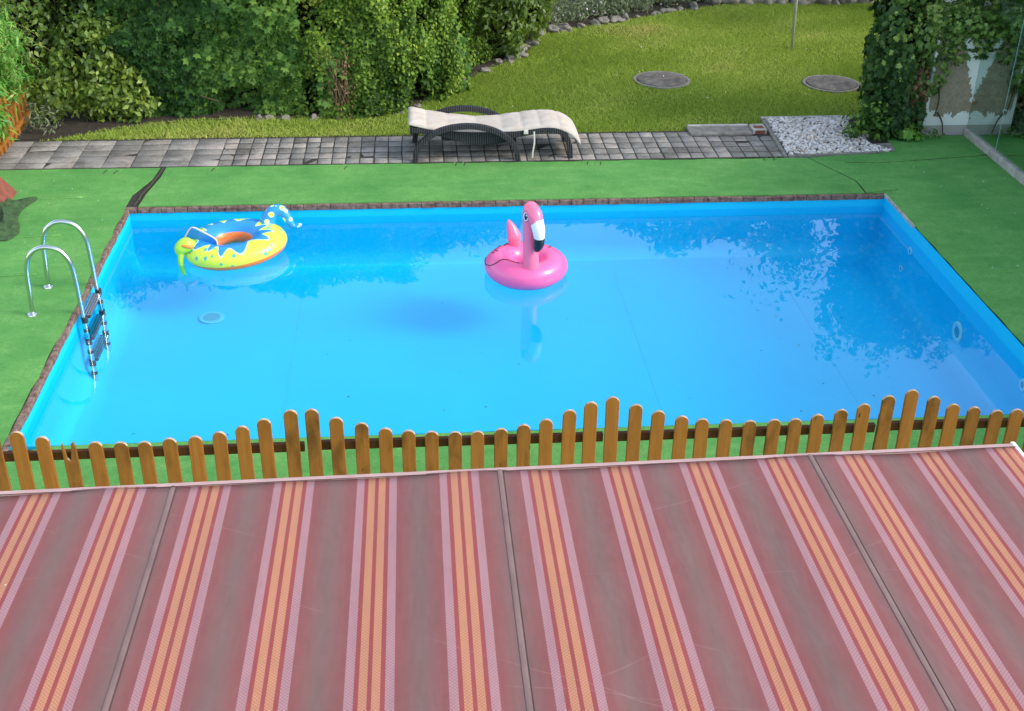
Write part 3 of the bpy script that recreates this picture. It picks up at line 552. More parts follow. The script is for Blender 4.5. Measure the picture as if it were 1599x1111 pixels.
# fronds : arching shoots with rows of leaves
def frond(p, d, n=16, ln=.5, name='frond', mat='bright', parent=None, size=.075, droop=.35, seed=0, off=(0, 0, 0)):
    d = Vector(d).normalized(); Cc = []; Nc = []; path = []
    for i in range(n):
        t = i/(n-1); q = Vector(p)+d*ln*t+Vector((0, 0, -droop*ln*t*t)); path.append(q); side = d.cross(Vector((0, 0, 1))).normalized()
        for s_ in (-1, 1): Cc.append(q+side*s_*.01); Nc.append(Vector((0, 0, 1))+d*.2)
    return path, np.array(Cc), np.array(Nc)
fc = []; fn = []; stems = MB(); R = random.Random(9)
for i in range(26):
    p = (R.uniform(-5.1, -4.75), R.uniform(13.9, 15.3), R.uniform(.8, 1.5)); d = (R.uniform(.5, 1), R.uniform(-1, .1), R.uniform(-.1, .7))
    pa, c_, n_ = frond(p, d, 14, R.uniform(.3, .6)); fc.append(c_); fn.append(n_)
    stems.sweep([q-Vector((-4.9, 14.2, 0)) for q in pa], .003, 4)
stems.build('stem', M['stem'], h5); C = np.vstack(fc); cloud('leaflets', C-np.array([-4.9, 14.2, 0]), np.vstack(fn), .07, T_LONG, M['bright'], h5, down=.5, seed=19, spread=.3, tint=rng.uniform(.3, 1, len(C)))
# weeds at fence foot
a, b = blob_pts((-4.62, 14.7, .05), (.22, .3, .28), 500, 70, gap=-9); tag(cloud('weed_clump', a, b, .09, T_LONG, M['lavender'], seed=20, spread=.8), 'pale spiky weeds at the far foot of the orange fence', 'weeds')
# ------------------------------------------------------------------ ivy on the right
iv = empty('ivy', (6.4, 14.3, 0)); tag(iv, 'huge dark ivy climbing over the plastered wall on the right', 'ivy')
Cs = []; Ns = []
for i, (c_, r_, n_) in enumerate([((5.95, 14.45, 1.1), (.36, .45, 1.25), 9500), ((5.98, 14.25, .5), (.3, .35, .6), 3800), ((6.35, 14.4, 2.1), (.75, .6, .8), 9000), ((6.62, 14.22, 1.35), (.55, .33, .42), 7000), ((7.3, 14.35, 1.6), (.6, .5, 1.3), 8500), ((6.45, 14.18, .98), (.28, .2, .16), 900), ((5.98, 14.0, .22), (.3, .18, .24), 900), ((7.2, 14.15, .5), (.35, .3, .6), 2500)]):
    a, b = blob_pts(c_, r_, n_, 80+i, .21, 3.6, .13, -.75); Cs.append(a); Ns.append(b)
C = np.vstack(Cs); Nn = np.vstack(Ns)
keep = ~((C[:, 0] > 6.22) & (C[:, 0] < 6.9) & (C[:, 2] < .76+.13*np.sin(C[:, 0]*25)) & (C[:, 1] < 14.1)); C = C[keep]; Nn = Nn[keep]
cloud('foliage', C-np.array([6.4, 14.3, 0]), Nn, .058, T_LOBE, M['ivy'], iv, down=1., seed=21, spread=.6, tint=np.clip(.45+.2*n3(C, 3, 3)+rng.normal(0, .2, len(C)), 0, 1))
m = MB()
for i, (c_, r_) in enumerate([((-.45, .15, 1.1), (.24, .3, 1.1)), ((-.05, .15, 2.1), (.6, .45, .6)), ((.25, .12, 1.5), (.42, .2, .4)), ((.9, .1, 1.4), (.45, .38, 1.3))]): m.ball(c_, r_, 2, .25, i)
m.build('shade_core', M['core'], iv)
a1, b1 = blob_pts((6.5, 13.85, 1.42), (.4, .14, .14), 420, 91, .4, 4, .2, -.3); a2, b2 = blob_pts((6.1, 13.98, .8), (.14, .1, .55), 260, 92, .4, 4, .2, -.3); a3, b3 = blob_pts((6.25, 13.98, .75), (.16, .1, .22), 160, 93); a4, b4 = blob_pts((5.75, 14.1, 1.75), (.15, .15, .2), 150, 94)
C = np.vstack([a1, a2, a3, a4]); cloud('lit_leaves', C-np.array([6.4, 14.3, 0]), np.vstack([b1, b2, b3, b4]), .06, T_LOBE, M['ivy_pale'], iv, down=1., seed=22)  # paler leaf clusters paint sunlight onto the ivy
a1, b1 = blob_pts((6.13, 14.0, .5), (.12, .12, .4), 420, 95); a2, b2 = blob_pts((7.0, 14.0, .35), (.2, .12, .3), 250, 96)
cloud('dry_leaves', np.vstack([a1, a2])-np.array([6.4, 14.3, 0]), np.vstack([b1, b2]), .05, T_LOBE, M['dead'], iv, down=1., seed=23)
twigs('stem', [((-.42, -.32, .0), (-.3, -.36, 1.2)), ((-.25, -.3, .0), (-.32, -.4, .9)), ((-.5, -.3, .0), (-.45, -.42, .7)), ((-.05, -.31, .7), (-.02, -.31, .25)), ((.0, -.32, .3), (.12, -.33, .02))], iv, 'bark', .012, 9)
# low leafy plant at the gravel's edge
a, b = blob_pts((5.70, 14.02, .06), (.32, .30, .36), 1900, 97, .3, 4, .2, -.6); tag(cloud('leafy_plant', a, b, .085, T_OVAL, M['lobed'], seed=24, down=.4), 'low dark leafy plant spreading over the edge of the white gravel', 'plant')
a, b = blob_pts((6.02, 13.84, .05), (.13, .09, .12), 90, 98, gap=-9); tag(cloud('leafy_plant', a, b, .10, T_LOBE, M['bright'], seed=25), 'small bright green lobed-leaf seedling in front of the ivy on the green carpet edge', 'plant')
a, b = blob_pts((6.3, 13.9, .03), (.16, .07, .09), 110, 99, gap=-9); tag(cloud('weed_clump', a, b, .05, T_OVAL, M['ivy_pale'], seed=26), 'small weeds at the left foot of the plastered wall', 'weeds')
# ------------------------------------------------------------------ plastered wall, glass screen
m = MB(); m.box(6.26, 7.6, 14.02, 14.24, -.03, 1.7); wl = m.build('garden_wall', M['render'], bevel=.01); tag(wl, 'beige plastered wall with peeling white paint under the ivy', 'wall')
gw = empty('glass_screen', (6.84, 9, 0)); tag(gw, 'tall reflective glass screen on a pale block kerb along the right side', 'glass screen')
m = MB(); y = 14.0
while y > -.8:
    m.box(-.045, .07, y-9-.49, y-9, -.012, .085+random.uniform(-.003, .003)); y -= .5
m.build('kerb', M['pale_concrete'], gw, bevel=.008)
panes = [(13.18, 14.015), (11.2, 13.17), (9.22, 11.19), (7.24, 9.21), (5.26, 7.23), (3.28, 5.25)]
for a, b in panes:
    m = MB(); m.box(-.005, .005, a-9, b-9, .086, 2.35); m.build('pane', M['glass'], gw)
for a, b in panes[:5]:
    m = MB(); m.box(-.004, .004, a-9-.008, a-9-.002, .086, 2.35); m.build('joint', M['white_plastic'], gw)
# hedge added behind the glass, shaped to shade the right deck
th = empty('shade_hedge', (9.2, 9, 0)); tag(th, 'leafy hedge added behind the glass screen to shade the right deck', 'hedge')
C, Nn = hedge_pts([(9.3, 2.5), (9.3, 15.5)][::-1], 2.7, 22000, 101, .25, 1.2, .15, -.8, hvar=.3); cloud('foliage', C-np.array([9.2, 9, 0]), Nn, .15, T_OVAL, M['ivy'], th, seed=27)
m = MB(); m.box(.45, 1.3, -6.5, 6.5, 0, 2.25); m.build('shade_core', M['core'], th)

# ------------------------------------------------------------------ flower bed beyond the lawn
stone_meshes = []
for i in range(5):
    mm = MB(); mm.ball((0, 0, .25), (1.15, .8, .65), 3, .9, i*3+1, 1.3); o = mm.build('border_stone', M['stone'], smooth=True); stone_meshes.append(o.data); bpy.data.objects.remove(o)
def stone(x, y, s, label, group, sz=None, name='border_stone'):
    o = bpy.data.objects.new(name, random.choice(stone_meshes)); COL.objects.link(o); o.location = (x, y, -.01); o.rotation_euler.z = random.uniform(0, 6); o.scale = (s*random.uniform(.8, 1.2), s*random.uniform(.8, 1.2), (sz or s)*random.uniform(.8, 1.2)); tag(o, label, 'stone', group)
bed = [(.95, 16.95), (1.55, 17.75), (1.95, 18.95), (2.4, 19.2), (3.05, 19.58), (4.24, 20.26), (4.9, 20.6)]
s = 0; tot = 0
for i in range(len(bed)-1):
    a = Vector(bed[i]); b = Vector(bed[i+1]); l = (b-a).length; t = 0
    while t < l: 
        q = a+(b-a)*(t/l); stone(q.x+random.uniform(-.04, .04), q.y+random.uniform(-.04, .04), random.uniform(.05, .12), 'rough grey stone edging the flower bed at the back of the lawn', 'stones edging the flower bed'); t += random.uniform(.14, .34)
for x in np.arange(5.2, 8.0, .235): stone(x, 20.86+random.uniform(-.03, .03), .125, 'rounded upright grey stone in the row at the far end of the lawn', 'rounded stones at the far end of the lawn', .24)
for x, y in ((-2.0, 14.99), (-1.88, 15.0), (-1.66, 14.98), (-1.3, 14.97), (-1.0, 14.98), (-.25, 15.2), (.02, 15.4), (.3, 15.8), (.62, 16.35)):
    stone(x, y, random.uniform(.05, .08), 'rough grey stone at the foot of the hedge', 'stones at the foot of the hedge')
lab = ['soft grey-green cushion plant behind the bed stones', 'grey-green tufted plant in the flower bed']
for i, (x, y, s) in enumerate([(1.75, 19.3, .3), (2.15, 19.5, .32), (2.55, 19.75, .3), (2.95, 20.0, .32), (3.35, 20.1, .28), (3.8, 20.4, .3), (4.3, 20.75, .3), (4.8, 21.0, .3), (5.4, 21.3, .3), (6.2, 21.4, .3), (2.3, 20.1, .35), (3.2, 20.6, .35), (4.1, 21.1, .35)]):
    r = empty('bed_plant', (x, y, 0)); tag(r, 'grey-green cushion plant in the flower bed behind the edging stones', 'plant', 'cushion plants in the flower bed')
    a, b = blob_pts((0, 0, .1), (s, s*.8, .27), 900, 110+i, .3, 4, .2, -9); cloud('foliage', a, b, .09, T_LONG, M['lavender'], r, seed=30+i, spread=.6, down=-.8)
    a, b = blob_pts((0, 0, .16), (s, s*.8, .27), 26, 140+i, .3, 4, .02, -9); cloud('flower', a, b, .035, T_ROUND, M['petal'], r, seed=50+i, spread=.3, tint=np.full(len(a), random.choice((.0, .5, .7, .9))))
# background hedge and tree seen as reflections on the water
bh = empty('background_hedge', (4, 22.6, 0)); tag(bh, 'tall hedge behind the flower bed at the far end of the garden', 'hedge')
C, Nn = hedge_pts([(-6, 22.2), (0, 22.4), (5, 22.6), (13, 22.6)], 4.7, 34000, 121, .35, 1.2, .2, -.8, hvar=.35); cloud('foliage', C-np.array([4, 22.6, 0]), Nn, .17, T_OVAL, M['privet'], bh, seed=28)
m = MB(); m.box(-10, 9, .6, 1.6, 0, 4.0); m.build('shade_core', M['core'], bh)
tr_ = empty('tree', (8.6, 20.2, 0)); tag(tr_, 'tall leafy tree beyond the ivy at the far right', 'tree')
m = MB(); m.sweep([(0, 0, 0), (.05, 0, 1.5), (-.1, .1, 3), (-.2, .1, 4.8)], [.16, .13, .1, .05], 10)
R = random.Random(3)
for i in range(9):
    z = 2+.35*i; a = R.uniform(0, 6.28); m.sweep([(0, 0, z), (cos(a)*.9, sin(a)*.7, z+.6), (cos(a)*1.9, sin(a)*1.3, z+.9)], [.06, .04, .015], 6)
m.build('trunk', M['bark'], tr_, smooth=True)
Cs = []; Ns = []
for i in range(24):
    a = R.uniform(0, 6.28); d = R.uniform(.3, 2.5); c_ = (-.6+cos(a)*d, sin(a)*d*.6, R.uniform(2.6, 6.0)-d*.35); q, b = blob_pts(c_, (R.uniform(.4, .8),)*3, 750, 130+i, .35, 4, .3, -.3); Cs.append(q); Ns.append(b)
C = np.vstack(Cs); cloud('crown', C, np.vstack(Ns), .13, T_OVAL, M['privet'], tr_, seed=29, down=.6)

# ------------------------------------------------------------------ small garden things
def manhole(x, y, label):
    r = empty('manhole_cover', (x, y, 0)); tag(r, label, 'manhole cover', 'manhole covers in the lawn')
    c = [(cos(2*pi*i/48), sin(2*pi*i/48)) for i in range(48)]
    m = MB(); m.prism([(a*.345, b*.345) for a, b in c], 'z', -.02, .022); m.prism([(.0+a*.02, .28+b*.02) for a, b in c[::6]], 'z', .0225, .028); m.build('lid', M['manhole'], r, bevel=.006)
    m = MB(); m.sweep([(a*.378, b*.378, 0) for a, b in c], 1, sec=[(-.02, -.02), (.02, -.02), (.02, .016), (-.02, .016)], closed=True); m.build('rim', M['concrete'], r)
manhole(3.44, 16.42, 'round grey concrete manhole cover in the middle of the lawn'); manhole(5.79, 16.15, 'round concrete manhole cover on the lawn just left of the ivy')
m = MB(); m.sweep([(5.75, 18.0, -.02), (5.72, 18.0, 1.0), (5.68, 18.0, 2.1)], .022, 10); p_ = m.build('clothes_pole', simple('galvanised_pole', L(196, 196, 182, .8), L(170, 172, 156, .8), 20, .5, .1), smooth=True); tag(p_, 'thin grey metal pole standing in the lawn', 'pole')
# old picket fence at the left edge, running away from the camera
lf = empty('picket_fence', (-4.8, 13.6, 0)); tag(lf, 'orange picket fence at the left edge running back beside the pavement', 'fence')
def picket_mesh(m, wd, h, th_, cx=0, z0=.03):
    r = wd/2; pts = [(cx-r, z0), (cx+r, z0)]+[(cx+r*cos(a), h-r+r*sin(a)*1.0) for a in np.linspace(0, pi, 11)]
    m.prism(pts, 'y', -th_/2, th_/2)
for i in range(15):
    m = MB(); picket_mesh(m, .08, .60+.02*sin(i), .02); o = m.build('picket', M['picket'], lf, bevel=.003); o.rotation_euler.z = pi/2; o.location = (0, -.75+.145*i, 0)
for z in (.16, .42):
    m = MB(); m.box(.012, .045, -.85, 1.35, z-.025, z+.025); m.build('rail', M['picket'], lf, bevel=.003)
for yy in (-.8, .3, 1.33):
    m = MB(); m.box(.012, .07, yy-.035, yy+.035, 0, .5) if yy > 99 else m.box(-.09, -.02, yy-.035, yy+.035, 0, .6); m.build('post', M['rail'], lf, bevel=.004)

# ------------------------------------------------------------------ picket fence in front
FY = 6.6
xs = [-2.73, -2.58, -2.426, -2.273, -2.109, -1.95, -1.798, -1.639, -1.485, -1.327, -1.17, -1.025, -0.866, -0.72, -0.57, -0.418, -0.263, -0.115, 0.034, 0.188, 0.334, 0.489, 0.639, 0.786, 0.931, 1.075, 1.225, 1.371, 1.518, 1.68, 1.832, 1.988, 2.149, 2.304, 2.456, 2.609, 2.761, 2.912, 3.077, 3.231, 3.386, 3.528, 3.676, 3.834, 3.982, 4.13]
zs = [.83, 0.778, 0.738, 0.703, 0.686, 0.68, 0.674, 0.692, 0.701, 0.734, 0.771, 0.815, 0.881, 0.885, 0.812, 0.757, 0.717, 0.691, 0.68, 0.674, 0.669, 0.683, 0.717, 0.746, 0.809, 0.868, 0.897, 0.837, 0.787, 0.737, 0.706, 0.695, 0.684, 0.688, 0.687, 0.717, 0.746, 0.786, 0.84, 0.879, 0.824, 0.768, 0.738, 0.706, 0.701, .70]
fe = empty('picket_fence', (.7, FY, 0)); tag(fe, 'honey coloured round-topped picket fence between the pool and the awning', 'fence')
for i, (x, z) in enumerate(zip(xs, zs)):
    m = MB(); r = .0445
    if i == 3:       # split picket
        m.prism([(-r, .03), (r, .03), (r, z-.05), (r-.012, z-.005), (r-.026, z-.02), (r-.035, z-.09), (r-.045, z-.15), (-.02, z-.13), (-.03, z-.06), (-r+.008, z-.01), (-r, z-.03)], 'y', -.011, .011)
    else: picket_mesh(m, .089, z, .022)
    o = m.build('picket', M['picket'], fe, bevel=.004); o.data.materials.append(M['picket_end']); o.location = (x-.7, random.uniform(-.003, .003), 0); o.rotation_euler = (random.uniform(-.012, .012), random.uniform(-.012, .012), 0)
    if i == 3: o['label'] = 'split picket with a broken top'
    for p in o.data.polygons:
        if p.normal.z > .35 and p.center.z > .4: p.material_index = 1  # paler wood on upward faces near the top
for a, b in ((-2.9, -.79), (-.69, 1.17), (1.19, 3.02), (3.08, 4.3)):
    for z in (.575, .22):
        dz = random.uniform(-.012, .012)
        m = MB(); m.add([(a-.7, .016, z-.031+dz), (b-.7, .016, z-.031), (b-.7, .05, z-.031), (a-.7, .05, z-.031+dz), (a-.7, .016, z+.031+dz), (b-.7, .016, z+.031), (b-.7, .05, z+.031), (a-.7, .05, z+.031+dz)], [(0,3,2,1),(4,5,6,7),(0,1,5,4),(1,2,6,5),(2,3,7,6),(3,0,4,7)])
        m.build('rail', M['rail'], fe, bevel=.003)
for x in (-.74, 1.24, 3.105, -2.95):
    m = MB(); m.box(x-.7-.035, x-.7+.035, .052, .12, 0, .63); m.build('post', M['rail'], fe, bevel=.005)

# ------------------------------------------------------------------ awning
AW_Y = 3.79; AW_Z = 2.33; slope = math.tan(math.asin(.0643))
aw = empty('awning', (0, AW_Y, AW_Z)); aw.rotation_euler.x = 0; tag(aw, 'large red, lilac and orange striped awning sloping down in the foreground', 'awning')
X0, X1 = -2.6, 2.335; NX, NY = 160, 60
def aw_pt(x, t):  # t distance toward the house
    yf = .021*(x-.28)
    sag = -.035*math.sin(min(t/3.3, 1)*pi)+.0035*sin(x*5.1+1)+.003*sin(x*9.3+t*1.3)
    tent = .012*math.exp(-((x-.45)/.10)**2)*max(0, min(1, (t-.4)/1.5)) - .010*math.exp(-((x-.60)/.06)**2)*max(0, min(1, (t-.5)/1.5))
    return (x, yf*max(0, 1-t/3)-t, t*slope+sag+tent)
vs = []; 
for j in range(NY+1):
    for i in range(NX+1): vs.append(aw_pt(X0+(X1-X0)*i/NX, 3.6*j/NY))
m = MB(); m.add(vs, [(j*(NX+1)+i, j*(NX+1)+i+1, (j+1)*(NX+1)+i+1, (j+1)*(NX+1)+i) for j in range(NY) for i in range(NX)])
m.f = [f[::-1] for f in m.f]; fb = m.build('fabric', M['awning'], aw, smooth=True, up=True)
sm = fb.modifiers.new('s', 'SOLIDIFY'); sm.thickness = .002
for xc in (-2.165, -.945, .278, 1.497):
    m = MB(); vs = []; w_ = .009
    for j in range(NY+1):
        for s_ in (-w_, 0, w_):
            p = aw_pt(xc+s_, 3.6*j/NY); vs.append((p[0], p[1], p[2]+(.0035 if s_ == 0 else .0018)))
    m.add(vs, [(j*3+i, j*3+i+1, (j+1)*3+i+1, (j+1)*3+i) for j in range(NY) for i in range(2)]); m.build('seam', M['seam'], aw, smooth=True)
    m = MB(); m.sweep([(aw_pt(xc+.0135, 3.6*j/NY)[0], aw_pt(xc, 3.6*j/NY)[1], aw_pt(xc+.0135, 3.6*j/NY)[2]+.001) for j in range(NY+1)], .0010, 4); m.build('seam_thread', M['thread'], aw)
# front bar and hem
m = MB()
for i in range(1): m.add([(X0, .021*(X0-.28)-.006, -.05), (X1, .021*(X1-.28)-.006, -.05), (X1, .021*(X1-.28)+.028, -.05), (X0, .021*(X0-.28)+.028, -.05), (X0, .021*(X0-.28)-.006, .004), (X1, .021*(X1-.28)-.006, .004), (X1, .021*(X1-.28)+.028, -.004), (X0, .021*(X0-.28)+.028, -.004)], [(0,3,2,1),(4,5,6,7),(0,1,5,4),(1,2,6,5),(2,3,7,6),(3,0,4,7)])
m.build('front_bar', M['hem'], aw, bevel=.004)
m = MB(); m.sweep([(X0+(X1-X0)*i/40, .021*(X0+(X1-X0)*i/40-.28)-.010, .0052) for i in range(41)], .0016, 5); m.build('hem_line', M['thread'], aw)
m = MB(); m.box(X1-.004, X1+.016, -.06, .075, -.06, .004); m.build('end_cap', M['cap'], aw, bevel=.006)
m = MB(); m.box(X1-.6, X1-.1, -3.4, -.02, .02, .05) if False else m.sweep([(X1-.25, -.02, -.05), (X1-.9, -1.6, .02), (X1-.3, -3.3, .12)], .02, 8); m.build('folding_arm', M['cap'], aw, smooth=True)
m = MB(); m.sweep([(-2.1, -.08, -.05), (-1.4, -1.6, .02), (-2.0, -3.3, .12)], .02, 8); m.build('folding_arm', M['cap'], aw, smooth=True)

# ------------------------------------------------------------------ pool ladder
ld = empty('pool_ladder', (-3.2, 10.0, 0)); tag(ld, 'stainless pool ladder with two arched handrails at the left edge of the pool', 'ladder')
O = Vector((-3.2, 10.0, 0))
for yy in (9.72, 10.27):
    pts = [(-3.425, yy, 0), (-3.41, yy, .25), (-3.395, yy, .45), (-3.35, yy, .57), (-3.27, yy, .635), (-3.18, yy, .645), (-3.09, yy, .61), (-3.03, yy, .52), (-3.005, yy, .38), (-2.995, yy, 0), (-2.985, yy, -.35), (-2.98, yy, -.60), (-2.985, yy, -.68), (-3.015, yy, -.705), (-3.05, yy, -.70)]
    m = MB(); m.sweep([Vector(p)-O for p in smooth_path(pts, 6)], .0205, 16); m.build('handrail', M['steel'], ld, smooth=True)
    m = MB(); m.sweep([Vector((-3.425, yy, .002))-O, Vector((-3.425, yy, .012))-O, Vector((-3.425, yy, .016))-O], [.045, .042, .024], 18); m.build('flange', M['steel'], ld)
for i, z in enumerate((-.06, -.28, -.50)):
    xc = -2.99-.0; s_ = empty('step', (xc+3.2, 0, z)); s_.parent = ld
    m = MB(); m.box(-.04, .045, -.24, .235, -.010, .008); m.build('tread', M['black_plastic'], s_, bevel=.004)
    m = MB()
    for a in range(4):
        for b in range(14): m.box(-.036+.023*a, -.022+.023*a, -.215+.031*b, -.197+.031*b, .0085, .011)
    m.build('grip', M['steel'], s_)
    for yy in (-.28, .27):
        m = MB(); m.sweep([(.005, yy, -.028), (.005, yy, .028)], .03, 12); m.build('clamp', M['black_plastic'], s_, smooth=False)
        m = MB(); m.sweep([(.005, yy, -.028-.09), (.005, yy, -.05-.04)], .028, 12); m.build('clamp', M['black_plastic'], s_, smooth=False)
# ------------------------------------------------------------------ pool fittings
def ring_fit(y, z, r, label, name='pool_nozzle', hole=.45):
    t = empty(name, (PX1, y, z)); tag(t, label, 'pool fitting')
    m = MB(); c = [(0, cos(2*pi*i/28), sin(2*pi*i/28)) for i in range(28)]
    m.sweep([(-.008, b*r*.72, c_*r*.72) for a, b, c_ in c], 1, sec=[(-.3*r, .008), (-.2*r, -.006), (.2*r, -.006), (.3*r, .008)], closed=True, ref=Vector((1, 0, 0))); m.build('flange', M['white_plastic'], t, smooth=True)
    m = MB(); m.prism([(b*r*hole*1.1, c_*r*hole*1.1) for a, b, c_ in c], 'x', -.012, -.004); m.build('opening', M['jet'], t)
ring_fit(9.84, -.50, .11, 'large round pool light in the right wall of the pool', 'pool_light', .5)
ring_fit(11.2, -.27, .045, 'small round white inlet nozzle high on the right pool wall'); ring_fit(11.34, -.54, .04, 'small round white nozzle low on the right pool wall'); ring_fit(8.52, -.30, .06, 'white nozzle on the right pool wall nearest the fence')
dr = empty('floor_drain', (-2.12, 10.97, FZ+.004)); tag(dr, 'round white drain grate on the pool floor', 'drain')
c = [(cos(2*pi*i/36), sin(2*pi*i/36)) for i in range(36)]
m = MB(); m.prism([(a*.125, b*.125) for a, b in c], 'z', .0, .012); m.build('plate', simple('pale_blue_plastic', (.12, .52, .72, 1), None, rough=.5), dr, bevel=.004)
m = MB()
for rr_, nn in ((.02, 5), (.04, 10), (.06, 16), (.078, 20)):
    for i in range(nn):
        a = 2*pi*i/nn; m.box(rr_*cos(a)-.0045, rr_*cos(a)+.0045, rr_*sin(a)-.007, rr_*sin(a)+.007, .0125, .0135)
m.build('slots', M['dark_hole'], dr)
sk = empty('skimmer', (PX0+.003, 7.72, -.11)); tag(sk, 'dark skimmer opening at the near left corner of the pool', 'skimmer')
m = MB(); m.box(.0, .012, -.08, .08, -.04, .045); m.build('opening', M['dark_hole'], sk)
m = MB(); m.box(-.0005, .016, -.095, -.08, -.05, .052); m.box(-.0005, .016, .08, .095, -.05, .052); m.build('frame', M['black_plastic'], sk)
# leaves floating / lying in the pool and petals on the carpet
n = 46; C = np.c_[rng.uniform(-2.5, 4.9, n), rng.uniform(8, 11.6, n), np.full(n, FZ+.004)]; tag(cloud('fallen_leaves', C, np.tile([0, 0, 1.], (n, 1)), .022, T_OVAL, M['ivy'], seed=61, spread=.15), 'tiny dark leaf specks lying on the pool floor', 'leaves', kind='stuff')
n = 190; C = np.vstack([np.c_[rng.uniform(-4.8, -3.2, n//2), rng.uniform(7, 13, n//2), np.full(n//2, .006)], np.c_[rng.uniform(5.2, 6.8, n//2), rng.uniform(8, 13.8, n//2), np.full(n//2, .006)]]); k_ = rng.uniform(size=len(C)) < .45
C = C[k_]; tag(cloud('fallen_petals', C, np.tile([0, 0, 1.], (len(C), 1)), .02, T_OVAL, M['petal'], seed=62, spread=.2), 'tiny pale petals scattered on the green carpet', 'petals', kind='stuff')
n = 130; C = np.c_[rng.uniform(-3.2, 8, n), rng.uniform(14.6, 20, n), np.full(n, .03)]; C = C[inpoly(C[:, :2], LAWN)]; tag(cloud('fallen_petals', C, np.tile([0, 0, 1.], (len(C), 1)), .026, T_OVAL, M['petal'], seed=63, spread=.3), 'tiny pale petals scattered on the lawn', 'petals', kind='stuff')

# ------------------------------------------------------------------ sun lounger
lo = empty('sun_lounger', (.9, 13.7, 0)); tag(lo, 'charcoal wicker sun lounger with arched side legs on the pavement', 'sun lounger')
ox = .9
topx = [-.07, .3, .6, .9, 1.2, 1.45, 1.62, 1.74, 1.80, 1.815]; topz = [.40, .36, .335, .332, .345, .375, .365, .30, .16, .0]
rail_c = smooth_path([(a-ox, 0, b) for a, b in zip(topx, topz)], 6)
for yy in (-.29, .27):
    m = MB(); P = rail_c; n_ = len(P); vs = []
    for i, p in enumerate(P):
        t = (P[min(i+1, n_-1)]-P[max(i-1, 0)]).normalized(); nn = Vector((-t.z, 0, t.x)); dep_ = .06+.09*math.exp(-((p.x+ox-.72)/.33)**2)
        if nn.z < 0: nn = -nn
        for dy in (-.022, .022):
            vs.append((p.x, yy+dy, p.z)); q = p-nn*dep_ if p.z > .03 else Vector((p.x-dep_, 0, p.z)); vs.append((q.x, yy+dy, max(q.z, 0)))
    f = []
    for i in range(n_-1):
        a = i*4; b = a+4; f += [(a, b, b+2, a+2), (a+1, a+3, b+3, b+1), (a, a+1, b+1, b), (a+2, b+2, b+3, a+3)]
    f += [(0, 2, 3, 1), ((n_-1)*4, (n_-1)*4+1, (n_-1)*4+3, (n_-1)*4+2)]
    m.add(vs, f); m.build('side_rail', M['wicker'], lo, bevel=.006)
m = MB(); pts = [p for p in rail_c if p.z > .3]; vs = []; f = []
for i, p in enumerate(pts):
    vs += [(p.x, -.268, p.z-.012), (p.x, .248, p.z-.012), (p.x, -.268, p.z-.03), (p.x, .248, p.z-.03)]
for i in range(len(pts)-1): a = i*4; b = a+4; f += [(a, a+1, b+1, b), (a+2, b+2, b+3, a+3)]
m.add(vs, f); m.build('woven_bed', M['wicker'], lo)
# hanging belly panel
m = MB(); P = [(-.62, .27), (-.4, .24), (-.2, .20), (.0, .205), (.15, .235), (.26, .28)]
P = smooth_path([(a, 0, b-.02) for a, b in P], 5); m.sweep(P, 1, sec=[(-.26, -.012), (.26, -.012), (.26, .012), (-.26, .012)], ref=Vector((0, 0, 1))); m.build('lower_panel', M['wicker'], lo)
m = MB(); m.box(-.985, -.945, -.31, .29, .31, .405); m.build('head_bar', M['wicker'], lo, bevel=.014)
# arched side legs
for yy, nm in ((-.335, 1), (.315, 0)):
    m = MB(); P = []
    for i in range(33):
        a = pi*(1-i/32); x = .565+.60*cos(a); z = .435*sin(a)**.86 if sin(a) > 0 else 0; P.append((x-ox, yy, max(z-.015, 0)))
    m.sweep(P, 1, sec=[(-.030, -.036), (.030, -.036), (.030, .036), (-.030, .036)], ref=Vector((0, 1, 0))); m.build('arched_leg', M['wicker'], lo, bevel=.006)
# cushion: lies on the lounger, can be lifted away
cu = empty('lounger_cushion', (.9, 13.7, 0)); tag(cu, 'off-white quilted cushion lying along the sun lounger', 'cushion')
cx = [-.10, .1, .3, .6, .9, 1.2, 1.45, 1.65, 1.80, 1.90]; cz = [.47, .42, .385, .345, .34, .375, .40, .385, .31, .20]
CP = smooth_path([(a-ox, 0, b) for a, b in zip(cx, cz)], 12); n_ = len(CP); K = 22
arc = [0]
for i in range(1, n_): arc.append(arc[-1]+(CP[i]-CP[i-1]).length)
tot = arc[-1]; vs = []; f = []
for i, p in enumerate(CP):
    t = (CP[min(i+1, n_-1)]-CP[max(i-1, 0)]).normalized(); nn = Vector((-t.z, 0, t.x)); s_ = arc[i]/tot
    for kk in range(K+1):
        v_ = kk/K; y = -.305+.60*v_
        q = abs(sin(pi*(s_+.03*sin(s_*9))*8))**.35; g = abs(sin(pi*v_*3))**.4
        edge_ = min(1, s_/.02)*min(1, (1-s_)/.02)*min(1, v_/.06)*min(1, (1-v_)/.06)
        th_ = (.010+.022*min(q, g*.7+.3))*(edge_**.5 if edge_ > 0 else 0)+.004+.004*mnoise.noise(Vector((p.x*9, y*9, 0)))
        dr_ = -.012*(1-min(1, v_/.05))
        vs.append((p.x+nn.x*th_, y, p.z+nn.z*th_+dr_-.02))
nb = len(vs)
for i, p in enumerate(CP):
    for kk in range(K+1): vs.append((p.x, -.302+.594*kk/K, p.z-.038))
for i in range(n_-1):
    for kk in range(K):
        a = i*(K+1)+kk; f.append((a, a+1, a+K+2, a+K+1)); f.append((nb+a, nb+a+K+1, nb+a+K+2, nb+a+1))
for i in range(n_-1):
    a = i*(K+1); f.append((a, a+K+1, nb+a+K+1, nb+a)); a += K; f.append((a, nb+a, nb+a+K+1, a+K+1))
